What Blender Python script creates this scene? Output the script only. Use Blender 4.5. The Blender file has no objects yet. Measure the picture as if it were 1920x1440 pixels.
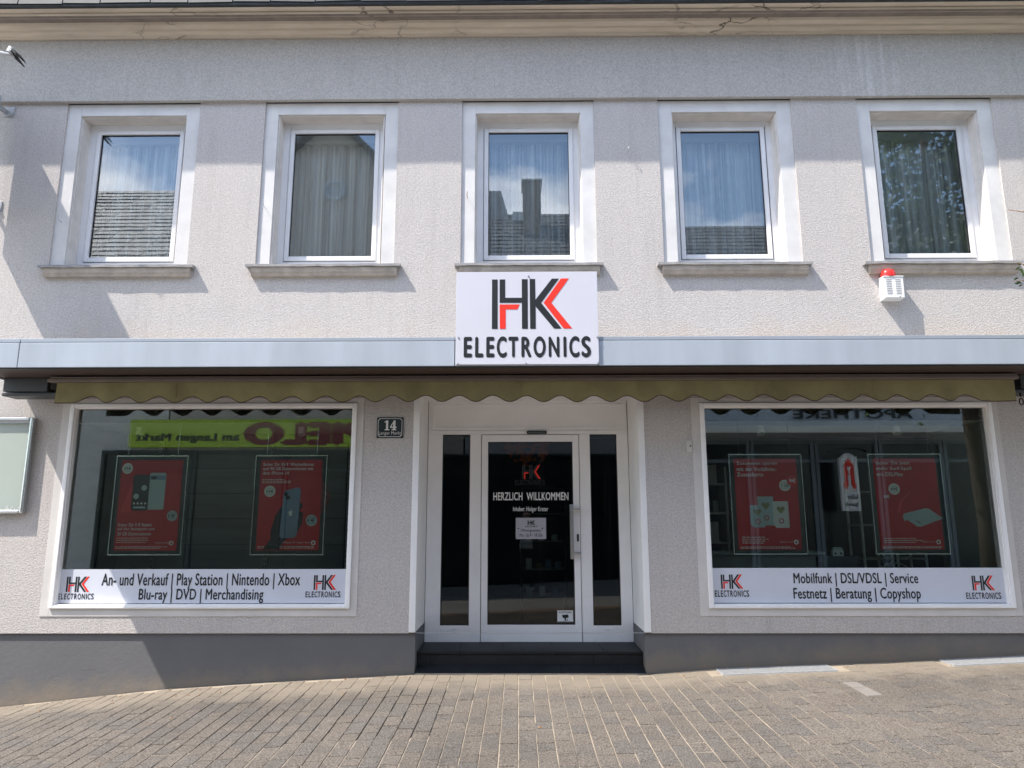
import bpy, bmesh, math, random
import numpy as np
from mathutils import Vector, Matrix
random.seed(7)
rng = np.random.default_rng(7)
S = bpy.context.scene
COL = S.collection

# ------------------------------------------------------------------ camera
EYE = Vector((0.0, -7.5, 1.6)); F = 1345.0
TILT, YAW, ROLL = 0.184938, -0.0088635, -0.0016731
_f = Vector((math.sin(YAW)*math.cos(TILT), math.cos(YAW)*math.cos(TILT), math.sin(TILT)))
_r0 = Vector((math.cos(YAW), -math.sin(YAW), 0)); _u0 = _r0.cross(_f)
_r = _r0*math.cos(ROLL)+_u0*math.sin(ROLL); _u = _u0*math.cos(ROLL)-_r0*math.sin(ROLL)
cam = bpy.data.cameras.new('camera'); cam.sensor_width = 36; cam.lens = F/1920*36
cam.clip_start = 0.02; cam.clip_end = 1000
camo = bpy.data.objects.new('camera', cam); COL.objects.link(camo)
camo.matrix_world = Matrix(((_r.x, _u.x, -_f.x, EYE.x), (_r.y, _u.y, -_f.y, EYE.y), (_r.z, _u.z, -_f.z, EYE.z), (0, 0, 0, 1)))
S.camera = camo

def at(px, py, y):
    """point of the plane y=const seen at a photograph pixel (1920x1440) -> (x, z)"""
    d = _f*F+_r*(px-960)+_u*(720-py); t = (y-EYE.y)/d.y
    return EYE.x+d.x*t, EYE.z+d.z*t
def mirrored(px, py, yreal, yglass):
    """place of a thing at depth yreal that the pane at yglass mirrors at this pixel"""
    return at(px, py, 2*yglass-yreal)

# ------------------------------------------------------------------ sun, sky, exposure
SUN = Vector((2.08, 1.0, -3.5)).normalized()
el = math.asin(-SUN.z); az = math.atan2(-SUN.x, -SUN.y)      # towards the sun
sl = bpy.data.lights.new('sun', 'SUN'); sl.energy = 2.95; sl.angle = math.radians(0.55); sl.color = (1.0, 0.94, 0.86)
so = bpy.data.objects.new('sun', sl); COL.objects.link(so); so.location = (-8, -12, 20)
so.rotation_euler = SUN.to_track_quat('-Z', 'Y').to_euler()
W = bpy.data.worlds.new('World'); S.world = W; W.use_nodes = True
nt = W.node_tree; nt.nodes.clear()
def wn(t, **k):
    n = nt.nodes.new(t)
    for a, b in k.items(): setattr(n, a, b)
    return n
sky = wn('ShaderNodeTexSky', sky_type='NISHITA', sun_disc=False, sun_elevation=el, sun_rotation=az, altitude=200, air_density=1.0, dust_density=.5, ozone_density=1.6)
tc = wn('ShaderNodeTexCoord'); mp = wn('ShaderNodeMapping'); mp.inputs['Scale'].default_value = (1, 1, 1.9)
nz = wn('ShaderNodeTexNoise'); nz.inputs['Scale'].default_value = 2.3; nz.inputs['Detail'].default_value = 7; nz.inputs['Roughness'].default_value = .55
cr = wn('ShaderNodeValToRGB'); cr.color_ramp.elements[0].position = .5; cr.color_ramp.elements[1].position = .72
mx = wn('ShaderNodeMix', data_type='RGBA'); mx.inputs['B'].default_value = (14.0, 13.7, 13.4, 1)
bg = wn('ShaderNodeBackground'); bg.inputs['Strength'].default_value = 0.15; wo = wn('ShaderNodeOutputWorld')
L = nt.links.new
L(tc.outputs['Generated'], mp.inputs['Vector']); L(mp.outputs['Vector'], nz.inputs['Vector']); L(nz.outputs['Fac'], cr.inputs['Fac'])
L(cr.outputs['Color'], mx.inputs['Factor']); L(sky.outputs['Color'], mx.inputs['A']); L(mx.outputs['Result'], bg.inputs['Color']); L(bg.outputs['Background'], wo.inputs['Surface'])
S.view_settings.view_transform = 'Standard'; S.view_settings.look = 'None'; S.view_settings.exposure = 1.53; S.view_settings.gamma = 1
S.view_settings.use_curve_mapping = False
S.render.engine = 'CYCLES'; S.cycles.use_denoising = True; S.cycles.max_bounces = 8; S.cycles.diffuse_bounces = 4; S.cycles.glossy_bounces = 3
S.cycles.transparent_max_bounces = 12; S.cycles.sample_clamp_indirect = 6; S.cycles.caustics_reflective = False; S.cycles.caustics_refractive = False

# ------------------------------------------------------------------ materials
MATS = {}
def nodes_of(name):
    m = bpy.data.materials.new(name); m.use_nodes = True; t = m.node_tree; t.nodes.clear()
    o = t.nodes.new('ShaderNodeOutputMaterial'); MATS[name] = m
    def N(kind, ins=None, **k):
        n = t.nodes.new(kind)
        for a, b in k.items(): setattr(n, a, b)
        for a, b in (ins or {}).items():
            if hasattr(b, 'is_output'): t.links.new(b, n.inputs[a])
            else: n.inputs[a].default_value = b
        return n
    return m, N, o, t.links.new
def c4(c): return (c[0], c[1], c[2], 1)
def mat(name, col, rough=.6, var=.12, vscale=3.0, bump=0, bscale=60, metal=0, spec=.4, fine=0, fscale=120, stretch=(1, 1, 1), bdist=.003):
    m, N, o, lk = nodes_of(name)
    geo = N('ShaderNodeNewGeometry'); mpn = N('ShaderNodeMapping', {'Vector': geo.outputs['Position'], 'Scale': stretch})
    n1 = N('ShaderNodeTexNoise', {'Vector': mpn.outputs['Vector'], 'Scale': vscale, 'Detail': 5.0, 'Roughness': .6})
    r = N('ShaderNodeMapRange', {'Value': n1.outputs['Fac'], 'From Min': .3, 'From Max': .7, 'To Min': 1-var, 'To Max': 1+var})
    fac = r.outputs['Result']
    if fine:
        n2 = N('ShaderNodeTexNoise', {'Vector': geo.outputs['Position'], 'Scale': fscale, 'Detail': 2.0})
        r2 = N('ShaderNodeMapRange', {'Value': n2.outputs['Fac'], 'From Min': .3, 'From Max': .7, 'To Min': 1-fine, 'To Max': 1+fine})
        mu = N('ShaderNodeMath', {0: fac, 1: r2.outputs['Result']}, operation='MULTIPLY'); fac = mu.outputs[0]
    vm = N('ShaderNodeVectorMath', {0: tuple(col), 'Scale': fac}, operation='SCALE')
    p = N('ShaderNodeBsdfPrincipled', {'Base Color': vm.outputs['Vector'], 'Roughness': rough, 'Metallic': metal, 'Specular IOR Level': spec})
    if bump:
        nb = N('ShaderNodeTexNoise', {'Vector': geo.outputs['Position'], 'Scale': bscale, 'Detail': 3.0})
        b = N('ShaderNodeBump', {'Height': nb.outputs['Fac'], 'Strength': bump, 'Distance': bdist}); lk(b.outputs['Normal'], p.inputs['Normal'])
    lk(p.outputs['BSDF'], o.inputs['Surface']); return m
def glass(name, tint, refl, rough=0.0, wavy=0.0):
    m, N, o, lk = nodes_of(name)
    tr = N('ShaderNodeBsdfTransparent', {'Color': c4(tint)}); gl = N('ShaderNodeBsdfGlossy', {'Color': (1, 1, 1, 1), 'Roughness': rough})
    lw = N('ShaderNodeLayerWeight', {'Blend': .25}); r = N('ShaderNodeMapRange', {'Value': lw.outputs['Fresnel'], 'From Min': .04, 'From Max': 1.0, 'To Min': refl, 'To Max': 1.0})
    if wavy:
        geo = N('ShaderNodeNewGeometry'); nb = N('ShaderNodeTexNoise', {'Vector': geo.outputs['Position'], 'Scale': 2.2, 'Detail': 1.0})
        b = N('ShaderNodeBump', {'Height': nb.outputs['Fac'], 'Strength': wavy, 'Distance': .004}); lk(b.outputs['Normal'], gl.inputs['Normal'])
    mix = N('ShaderNodeMixShader', {0: r.outputs['Result'], 1: tr.outputs[0], 2: gl.outputs[0]}); lk(mix.outputs[0], o.inputs['Surface']); return m
def stucco(name, col, bscale, strength, stains=True):
    m, N, o, lk = nodes_of(name)
    geo = N('ShaderNodeNewGeometry'); pos = geo.outputs['Position']
    n1 = N('ShaderNodeTexNoise', {'Vector': pos, 'Scale': 1.1, 'Detail': 6.0, 'Roughness': .6})
    cw = N('ShaderNodeMix', {'Factor': n1.outputs['Fac'], 'A': c4([c*.93 for c in col]), 'B': c4([col[0]*1.07, col[1]*1.05, col[2]*1.02])}, data_type='RGBA')
    outc = cw.outputs['Result']
    if stains:   # warm water stains in patches, mostly low above the canopy
        n3 = N('ShaderNodeTexNoise', {'Vector': pos, 'Scale': .8, 'Detail': 5.0, 'Roughness': .7}); sx = N('ShaderNodeSeparateXYZ', {0: pos})
        zr = N('ShaderNodeMapRange', {'Value': sx.outputs['Z'], 'From Min': 3.3, 'From Max': 4.1, 'To Min': .55, 'To Max': 0.0})
        lo = N('ShaderNodeMath', {0: sx.outputs['Z'], 1: 3.2}, operation='GREATER_THAN'); zz = N('ShaderNodeMath', {0: zr.outputs['Result'], 1: lo.outputs[0]}, operation='MULTIPLY')
        zr2 = N('ShaderNodeMath', {0: n3.outputs['Fac'], 1: zz.outputs[0]}, operation='ADD')
        ra = N('ShaderNodeMapRange', {'Value': zr2.outputs[0], 'From Min': .78, 'From Max': 1.2, 'To Min': 0.0, 'To Max': .6})
        st = N('ShaderNodeMix', {'Factor': ra.outputs['Result'], 'A': outc, 'B': (col[0]*1.02, col[1]*.86, col[2]*.68, 1)}, data_type='RGBA'); outc = st.outputs['Result']
    # faint rain runs and grubby patches
    nr = N('ShaderNodeTexNoise', {'Vector': N('ShaderNodeMapping', {'Vector': pos, 'Scale': (7, 1, .45)}).outputs[0], 'Scale': 1.3, 'Detail': 5.0, 'Roughness': .6})
    np_ = N('ShaderNodeTexNoise', {'Vector': pos, 'Scale': .45, 'Detail': 4.0, 'Roughness': .6}); pr = N('ShaderNodeMapRange', {'Value': np_.outputs['Fac'], 'From Min': .42, 'From Max': .62, 'To Min': .25, 'To Max': 1.0})
    rr_ = N('ShaderNodeMapRange', {'Value': nr.outputs['Fac'], 'From Min': .5, 'From Max': .72, 'To Min': 0.0, 'To Max': .30}); rm = N('ShaderNodeMath', {0: rr_.outputs['Result'], 1: pr.outputs['Result']}, operation='MULTIPLY')
    gr = N('ShaderNodeMix', {'Factor': rm.outputs[0], 'A': outc, 'B': (col[0]*.62, col[1]*.60, col[2]*.56, 1)}, data_type='RGBA'); outc = gr.outputs['Result']
    if name == 'frieze_plaster':   # pale lime runs below the cracked cornice, faint ones elsewhere
        sx = N('ShaderNodeSeparateXYZ', {0: pos}); ns = N('ShaderNodeTexNoise', {'Vector': N('ShaderNodeMapping', {'Vector': pos, 'Scale': (9, 1, .35)}).outputs[0], 'Scale': 1.6, 'Detail': 4.0})
        dx = N('ShaderNodeMath', {0: N('ShaderNodeMath', {0: sx.outputs['X'], 1: 3.95}, operation='SUBTRACT').outputs[0]}, operation='ABSOLUTE')
        wx = N('ShaderNodeMapRange', {'Value': dx.outputs[0], 'From Min': .15, 'From Max': .75, 'To Min': .13, 'To Max': -.13})
        ad0 = N('ShaderNodeMath', {0: ns.outputs['Fac'], 1: wx.outputs['Result']}, operation='ADD'); rs = N('ShaderNodeMapRange', {'Value': ad0.outputs[0], 'From Min': .56, 'From Max': .74, 'To Min': 0.0, 'To Max': .42})
        ms = N('ShaderNodeMix', {'Factor': rs.outputs['Result'], 'A': outc, 'B': (.66, .64, .63, 1)}, data_type='RGBA'); outc = ms.outputs['Result']
    nb = N('ShaderNodeTexNoise', {'Vector': pos, 'Scale': bscale, 'Detail': 2.5, 'Roughness': .55, 'Distortion': .6})
    rb = N('ShaderNodeValToRGB', {'Fac': nb.outputs['Fac']}); rb.color_ramp.elements[0].position = .36; rb.color_ramp.elements[1].position = .62
    n5 = N('ShaderNodeTexNoise', {'Vector': pos, 'Scale': bscale*3, 'Detail': 2.0})
    hs = N('ShaderNodeMath', {0: rb.outputs['Color'], 1: n5.outputs['Fac']}, operation='MULTIPLY_ADD'); hs.inputs[2].default_value = 0
    ad = N('ShaderNodeMath', {0: rb.outputs['Color'], 1: n5.outputs['Fac']}, operation='ADD')
    dk0 = N('ShaderNodeMath', {0: rb.outputs['Color'], 1: n5.outputs['Fac']}, operation='MULTIPLY'); dk = N('ShaderNodeMapRange', {'Value': dk0.outputs[0], 'From Min': .05, 'From Max': .55, 'To Min': .80, 'To Max': 1.08})
    vm = N('ShaderNodeVectorMath', {0: outc, 'Scale': dk.outputs['Result']}, operation='SCALE')
    b = N('ShaderNodeBump', {'Height': ad.outputs[0], 'Strength': strength, 'Distance': .006})
    p = N('ShaderNodeBsdfPrincipled', {'Base Color': vm.outputs['Vector'], 'Roughness': .9, 'Specular IOR Level': .15, 'Normal': b.outputs['Normal']})
    lk(p.outputs['BSDF'], o.inputs['Surface']); return m

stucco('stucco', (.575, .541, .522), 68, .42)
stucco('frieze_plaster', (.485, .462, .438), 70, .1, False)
mat('surround_paint', (.655, .64, .625), .7, .09, 3.5, .15, 40, spec=.2)
mat('surround_band', (.62, .59, .56), .75, .08, 2.5, .15, 40, spec=.2)
mat('entrance_white', (.84, .825, .81), .6, .05, 3, .1, 40, spec=.3)
mat('reveal_paint', (.68, .645, .61), .7, .1, 6, .2, 50, spec=.2)
mat('frame_white', (.78, .78, .79), .38, .04, 4, spec=.5)
mat('alu_frame', (.90, .885, .875), .35, .04, 3, spec=.5)
mat('gasket', (.02, .02, .022), .5)
mat('sill_stone', (.42, .36, .30), .85, .2, 9, .35, 70, fine=.08)
mat('sill_slab', (.30, .29, .285), .85, .22, 9, .5, 50, fine=.1)
def plinth_material():
    m, N, o, lk = nodes_of('plinth_paint'); geo = N('ShaderNodeNewGeometry'); pos = geo.outputs['Position']; sx = N('ShaderNodeSeparateXYZ', {0: pos})
    n1 = N('ShaderNodeTexNoise', {'Vector': pos, 'Scale': 1.8, 'Detail': 6.0, 'Roughness': .65}); base = N('ShaderNodeMix', {'Factor': n1.outputs['Fac'], 'A': (.118, .118, .124, 1), 'B': (.155, .153, .156, 1)}, data_type='RGBA')
    hh = N('ShaderNodeMath', {0: sx.outputs['X'], 1: -.047, 2: sx.outputs['Z']}, operation='MULTIPLY_ADD')      # height above the sloping pavement
    n2 = N('ShaderNodeTexNoise', {'Vector': pos, 'Scale': 4.5, 'Detail': 6.0, 'Roughness': .7}); h2 = N('ShaderNodeMath', {0: n2.outputs['Fac'], 1: -.42, 2: hh.outputs[0]}, operation='MULTIPLY_ADD')
    f = N('ShaderNodeMapRange', {'Value': h2.outputs[0], 'From Min': -.20, 'From Max': .07, 'To Min': .85, 'To Max': 0.0})
    dirt = N('ShaderNodeMix', {'Factor': f.outputs['Result'], 'A': base.outputs['Result'], 'B': (.23, .19, .145, 1)}, data_type='RGBA')
    nd = N('ShaderNodeTexNoise', {'Vector': pos, 'Scale': 2.5, 'Detail': 4.0}); mv = N('ShaderNodeMix', {'Factor': .2, 'A': pos, 'B': nd.outputs['Color']}, data_type='VECTOR')
    vo = N('ShaderNodeTexVoronoi', {'Vector': mv.outputs['Result'], 'Scale': 1.1}, feature='DISTANCE_TO_EDGE'); ln = N('ShaderNodeMapRange', {'Value': vo.outputs['Distance'], 'From Min': .001, 'From Max': .004, 'To Min': 1.0, 'To Max': 0.0}); mkn = N('ShaderNodeTexNoise', {'Vector': pos, 'Scale': 1.7, 'Detail': 2.0}); mkr = N('ShaderNodeMapRange', {'Value': mkn.outputs['Fac'], 'From Min': .56, 'From Max': .66, 'To Min': 0.0, 'To Max': .4}); ln = N('ShaderNodeMath', {0: ln.outputs['Result'], 1: mkr.outputs['Result']}, operation='MULTIPLY')
    c = N('ShaderNodeMix', {'Factor': ln.outputs[0], 'A': dirt.outputs['Result'], 'B': (.05, .05, .05, 1)}, data_type='RGBA')
    nb = N('ShaderNodeTexNoise', {'Vector': pos, 'Scale': 26.0, 'Detail': 5.0, 'Roughness': .6}); b = N('ShaderNodeBump', {'Height': nb.outputs['Fac'], 'Strength': .4, 'Distance': .006})
    p = N('ShaderNodeBsdfPrincipled', {'Base Color': c.outputs['Result'], 'Roughness': .7, 'Specular IOR Level': .3, 'Normal': b.outputs['Normal']}); lk(p.outputs['BSDF'], o.inputs['Surface'])
plinth_material()
def cornice_material():
    m, N, o, lk = nodes_of('cornice_paint'); geo = N('ShaderNodeNewGeometry'); pos = geo.outputs['Position']
    n1 = N('ShaderNodeTexNoise', {'Vector': N('ShaderNodeMapping', {'Vector': pos, 'Scale': (.5, 3, 5)}).outputs[0], 'Scale': 4.0, 'Detail': 6.0, 'Roughness': .65})
    base = N('ShaderNodeMix', {'Factor': n1.outputs['Fac'], 'A': (.42, .34, .26, 1), 'B': (.80, .70, .57, 1)}, data_type='RGBA')
    nd = N('ShaderNodeTexNoise', {'Vector': pos, 'Scale': 3.0, 'Detail': 4.0}); mixv = N('ShaderNodeMix', {'Factor': .22, 'A': pos, 'B': nd.outputs['Color']}, data_type='VECTOR')
    vo = N('ShaderNodeTexVoronoi', {'Vector': N('ShaderNodeMapping', {'Vector': mixv.outputs['Result'], 'Scale': (1.6, 4, 7)}).outputs[0], 'Scale': 1.3}, feature='DISTANCE_TO_EDGE')
    ln = N('ShaderNodeMapRange', {'Value': vo.outputs['Distance'], 'From Min': .012, 'From Max': .035, 'To Min': 1.0, 'To Max': 0.0})
    mk = N('ShaderNodeTexNoise', {'Vector': pos, 'Scale': .9, 'Detail': 3.0}); mr = N('ShaderNodeMapRange', {'Value': mk.outputs['Fac'], 'From Min': .53, 'From Max': .62, 'To Min': 0.0, 'To Max': .8})
    f = N('ShaderNodeMath', {0: ln.outputs['Result'], 1: mr.outputs['Result']}, operation='MULTIPLY')
    c = N('ShaderNodeMix', {'Factor': f.outputs[0], 'A': base.outputs['Result'], 'B': (.05, .04, .03, 1)}, data_type='RGBA')
    b = N('ShaderNodeBump', {'Height': n1.outputs['Fac'], 'Strength': .3, 'Distance': .01})
    p = N('ShaderNodeBsdfPrincipled', {'Base Color': c.outputs['Result'], 'Roughness': .8, 'Specular IOR Level': .2, 'Normal': b.outputs['Normal']}); lk(p.outputs['BSDF'], o.inputs['Surface'])
cornice_material()
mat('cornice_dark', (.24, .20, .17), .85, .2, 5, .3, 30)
mat('slate', (.035, .04, .043), .6, .3, 8, .3, 30)
mat('canopy_metal', (.41, .455, .51), .42, .1, 2.2, .1, 3, stretch=(1.2, 1, .25), spec=.5, metal=.1, bdist=.01)  # sky mirrored in the metal is put into the base colour as blue
mat('canopy_trim', (.35, .39, .44), .4, .05, 2, spec=.5, metal=.2)
mat('soffit_brown', (.075, .052, .044), .55, .2, 3, stretch=(.3, 6, 6))
mat('black_matt', (.012, .012, .013), .8)
mat('awning_rail', (.20, .165, .145), .45, .1, 3, metal=.2)
mat('awning_grey', (.055, .06, .064), .45, .1, 4)
mat('canvas', (.265, .235, .122), .9, .2, 2.5, .25, 300, fine=.06, fscale=300, spec=.1)
mat('canvas_binding', (.07, .03, .022), .8)
mat('sign_white', (.60, .60, .66), .35, .02, 2)
mat('banner_white', (.62, .64, .71), .4, .03, 2)
mat('ink_black', (.016, .018, .02), .45, .05)
mat('ink_red', (.80, .035, .018), .45, .03)
mat('ink_white', (.75, .74, .72), .5, .03)
mat('ink_grey', (.25, .25, .26), .5, .03)
mat('decal_white', (.8, .8, .78), .5, .02)
mat('slate_tile', (.012, .014, .017), .55, .3, 6, .15, 60, spec=.3)
mat('enamel_black', (.012, .016, .02), .2)
mat('steel', (.55, .54, .52), .28, .05, 5, metal=.9)
mat('galvanised', (.42, .43, .44), .55, .12, 25, metal=.35)
mat('chrome', (.6, .62, .62), .22, .03, metal=.9)
mat('dark_metal', (.03, .034, .036), .4, .1)
mat('siren_white', (.80, .79, .77), .4, .03)
mat('siren_red', (.75, .03, .025), .25, .04)
mat('case_panel', (.42, .47, .42), .25, .06, 1.2)
mat('poster_red', (.44, .016, .02), .5, .15, 2)
mat('poster_red_light', (.6, .04, .045), .5, .1, 2)
mat('poster_dark', (.02, .02, .024), .5)
mat('poster_grey', (.36, .43, .42), .5, .06)
mat('poster_blue', (.16, .22, .30), .5, .06)
mat('poster_paper', (.66, .64, .58), .5, .03)
mat('mat_black', (.03, .035, .034), .5)
mat('sheet_grey', (.42, .41, .45), .5, .03)
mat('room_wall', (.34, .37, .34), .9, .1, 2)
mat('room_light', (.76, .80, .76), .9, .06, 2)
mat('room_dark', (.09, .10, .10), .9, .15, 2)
mat('board_green', (.22, .24, .215), .7, .15, 1.4, stretch=(.4, 1, 6))
mat('rack_metal', (.28, .30, .28), .5, .1)
mat('lamp_white', (.75, .75, .73), .4, .03)
mat('curtain', (.58, .58, .565), .9, .5, 4, stretch=(7, .5, .06))
mat('leaf_orange', (.42, .09, .03), .7, .3, 30)
mat('paving_sand', (.30, .25, .19), .95, .25, 1.3, .4, 150, fine=.15, fscale=220)
mat('asphalt', (.30, .28, .26), .9, .2, 1, .4, 120)
mat('gutter_stone', (.26, .17, .12), .85, .25, 4, .3, 40)
mat('slab_light', (.19, .172, .155), .85, .1, 5, .4, 160, fine=.12, fscale=200)
mat('shop_frame', (.20, .23, .25), .5, .05)
mat('house_beige', (.55, .50, .44), .9, .06, 1)
mat('house_white', (.74, .73, .70), .9, .06, 1)
mat('house_grey', (.46, .47, .48), .9, .06, 1)
mat('house_blue', (.52, .56, .60), .9, .06, 1)
mat('roof_slate', (.34, .34, .345), .6, .25, 5)
mat('roof_tile_dark', (.15, .15, .155), .6, .25, 5)
mat('house_trim', (.55, .57, .6), .7, .05)
mat('sign_green', (.50, .68, .06), .5, .05, 1)
mat('sign_maroon', (.22, .02, .03), .5)
mat('bark', (.10, .075, .055), .9, .3, 9, .5, 40, stretch=(3, 3, .6))
mat('twig', (.22, .13, .07), .8, .2, 20)
mat('skin', (.52, .32, .24), .6, .06)
mat('shirt_grey', (.36, .37, .38), .9, .08, 6, .3, 30)
mat('trousers_dark', (.018, .02, .026), .9, .1, 6, .3, 30)
mat('shoe_white', (.62, .62, .62), .6, .05)
mat('hair_brown', (.05, .03, .02), .7, .2, 40)
mat('card_pale', (.62, .60, .55), .6, .05)
mat('box_brown', (.25, .17, .1), .7, .1)
glass('pane_upper', (.93, .96, .96), .092, 0, .03)
glass('pane_shop', (.88, .94, .91), .068, 0, .01)
glass('pane_door', (.66, .72, .71), .03, 0, .006)

def leaf_material(name, col):
    m, N, o, lk = nodes_of(name)
    geo = N('ShaderNodeNewGeometry'); h = N('ShaderNodeMapRange', {'Value': geo.outputs['Random Per Island'], 'To Min': .55, 'To Max': 1.5})
    vm = N('ShaderNodeVectorMath', {0: tuple(col), 'Scale': h.outputs['Result']}, operation='SCALE')
    d = N('ShaderNodeBsdfPrincipled', {'Base Color': vm.outputs['Vector'], 'Roughness': .5, 'Specular IOR Level': .3}); t = N('ShaderNodeBsdfTranslucent', {'Color': vm.outputs['Vector']})
    mix = N('ShaderNodeMixShader', {0: .35, 1: d.outputs[0], 2: t.outputs[0]}); lk(mix.outputs[0], o.inputs['Surface'])
leaf_material('leaf_green', (.06, .105, .025))

def paver_material(name, col, sand):
    m, N, o, lk = nodes_of(name)
    geo = N('ShaderNodeNewGeometry'); oi = N('ShaderNodeObjectInfo'); pos = geo.outputs['Position']
    s = N('ShaderNodeMath', {0: geo.outputs['Random Per Island'], 1: oi.outputs['Random']}, operation='ADD'); fr = N('ShaderNodeMath', {0: s.outputs[0]}, operation='FRACT')
    ra = N('ShaderNodeValToRGB', {'Fac': fr.outputs[0]}); e = ra.color_ramp.elements
    e[0].color = c4([c*.90 for c in col]); e[1].color = (col[0]*1.10, col[1]*1.08, col[2]*1.05, 1); k = e.new(.25); k.color = (col[0]*.93, col[1]*.945, col[2]*.965, 1); k = e.new(.5); k.color = (col[0]*1.02, col[1]*.98, col[2]*.94, 1)
    n1 = N('ShaderNodeTexNoise', {'Vector': pos, 'Scale': 90.0, 'Detail': 3.0, 'Roughness': .75}); sp = N('ShaderNodeMapRange', {'Value': n1.outputs['Fac'], 'From Min': .37, 'From Max': .63, 'To Min': .36, 'To Max': 1.7})
    v1 = N('ShaderNodeVectorMath', {0: ra.outputs['Color'], 'Scale': sp.outputs['Result']}, operation='SCALE')
    n2 = N('ShaderNodeTexNoise', {'Vector': pos, 'Scale': .55, 'Detail': 4.0}); big = N('ShaderNodeMapRange', {'Value': n2.outputs['Fac'], 'From Min': .35, 'From Max': .65, 'To Min': .86, 'To Max': 1.12})
    v2 = N('ShaderNodeVectorMath', {0: v1.outputs['Vector'], 'Scale': big.outputs['Result']}, operation='SCALE')
    # trodden sand along the foot of the wall
    sx = N('ShaderNodeSeparateXYZ', {0: pos}); n3 = N('ShaderNodeTexNoise', {'Vector': pos, 'Scale': 2.2, 'Detail': 5.0, 'Roughness': .65})
    yy = N('ShaderNodeMath', {0: n3.outputs['Fac'], 1: .9, 2: sx.outputs['Y']}, operation='MULTIPLY_ADD')
    f = N('ShaderNodeMapRange', {'Value': yy.outputs[0], 'From Min': -.32, 'From Max': .12, 'To Min': 0.0, 'To Max': .72})
    mxn = N('ShaderNodeMix', {'Factor': f.outputs['Result'], 'A': v2.outputs['Vector'], 'B': c4(sand)}, data_type='RGBA')
    # loose sand flecks
    n4 = N('ShaderNodeTexNoise', {'Vector': pos, 'Scale': 22.0, 'Detail': 4.0, 'Roughness': .7}); fl = N('ShaderNodeMapRange', {'Value': n4.outputs['Fac'], 'From Min': .60, 'From Max': .72, 'To Min': 0.0, 'To Max': .4})
    mx2 = N('ShaderNodeMix', {'Factor': fl.outputs['Result'], 'A': mxn.outputs['Result'], 'B': c4(sand)}, data_type='RGBA')
    b = N('ShaderNodeBump', {'Height': n1.outputs['Fac'], 'Strength': .8, 'Distance': .004})
    p = N('ShaderNodeBsdfPrincipled', {'Base Color': mx2.outputs['Result'], 'Roughness': .85, 'Specular IOR Level': .25, 'Normal': b.outputs['Normal']}); lk(p.outputs['BSDF'], o.inputs['Surface'])
paver_material('paver_stone', (.112, .099, .086), (.225, .19, .148))

# ------------------------------------------------------------------ helpers
WL = {}                       # world location of every object made here
def link(o, parent, loc):
    COL.objects.link(o); loc = Vector(loc); WL[o.name] = loc
    if parent is not None:
        o.parent = parent; o.location = loc-WL[parent.name]
    else: o.location = loc
    return o
def tag(o, label, cat, group=None, kind=None):
    if label: o['label'] = label
    if cat: o['category'] = cat
    if group: o['group'] = group
    if kind: o['kind'] = kind
    return o
def thing(name, loc, label, cat, group=None):
    o = bpy.data.objects.new(name, None); o.empty_display_size = .1
    link(o, None, loc); return tag(o, label, cat, group)
def place(name, me, parent=None, base=None):
    """link mesh given in world coordinates; origin at its bottom centre"""
    n = len(me.vertices); co = np.empty(n*3); me.vertices.foreach_get('co', co); co = co.reshape(-1, 3)
    c = np.array(base) if base is not None else np.array([(co[:, 0].min()+co[:, 0].max())/2, (co[:, 1].min()+co[:, 1].max())/2, co[:, 2].min()])
    me.vertices.foreach_set('co', (co-c).ravel()); me.update()
    return link(bpy.data.objects.new(name, me), parent, c)
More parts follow.
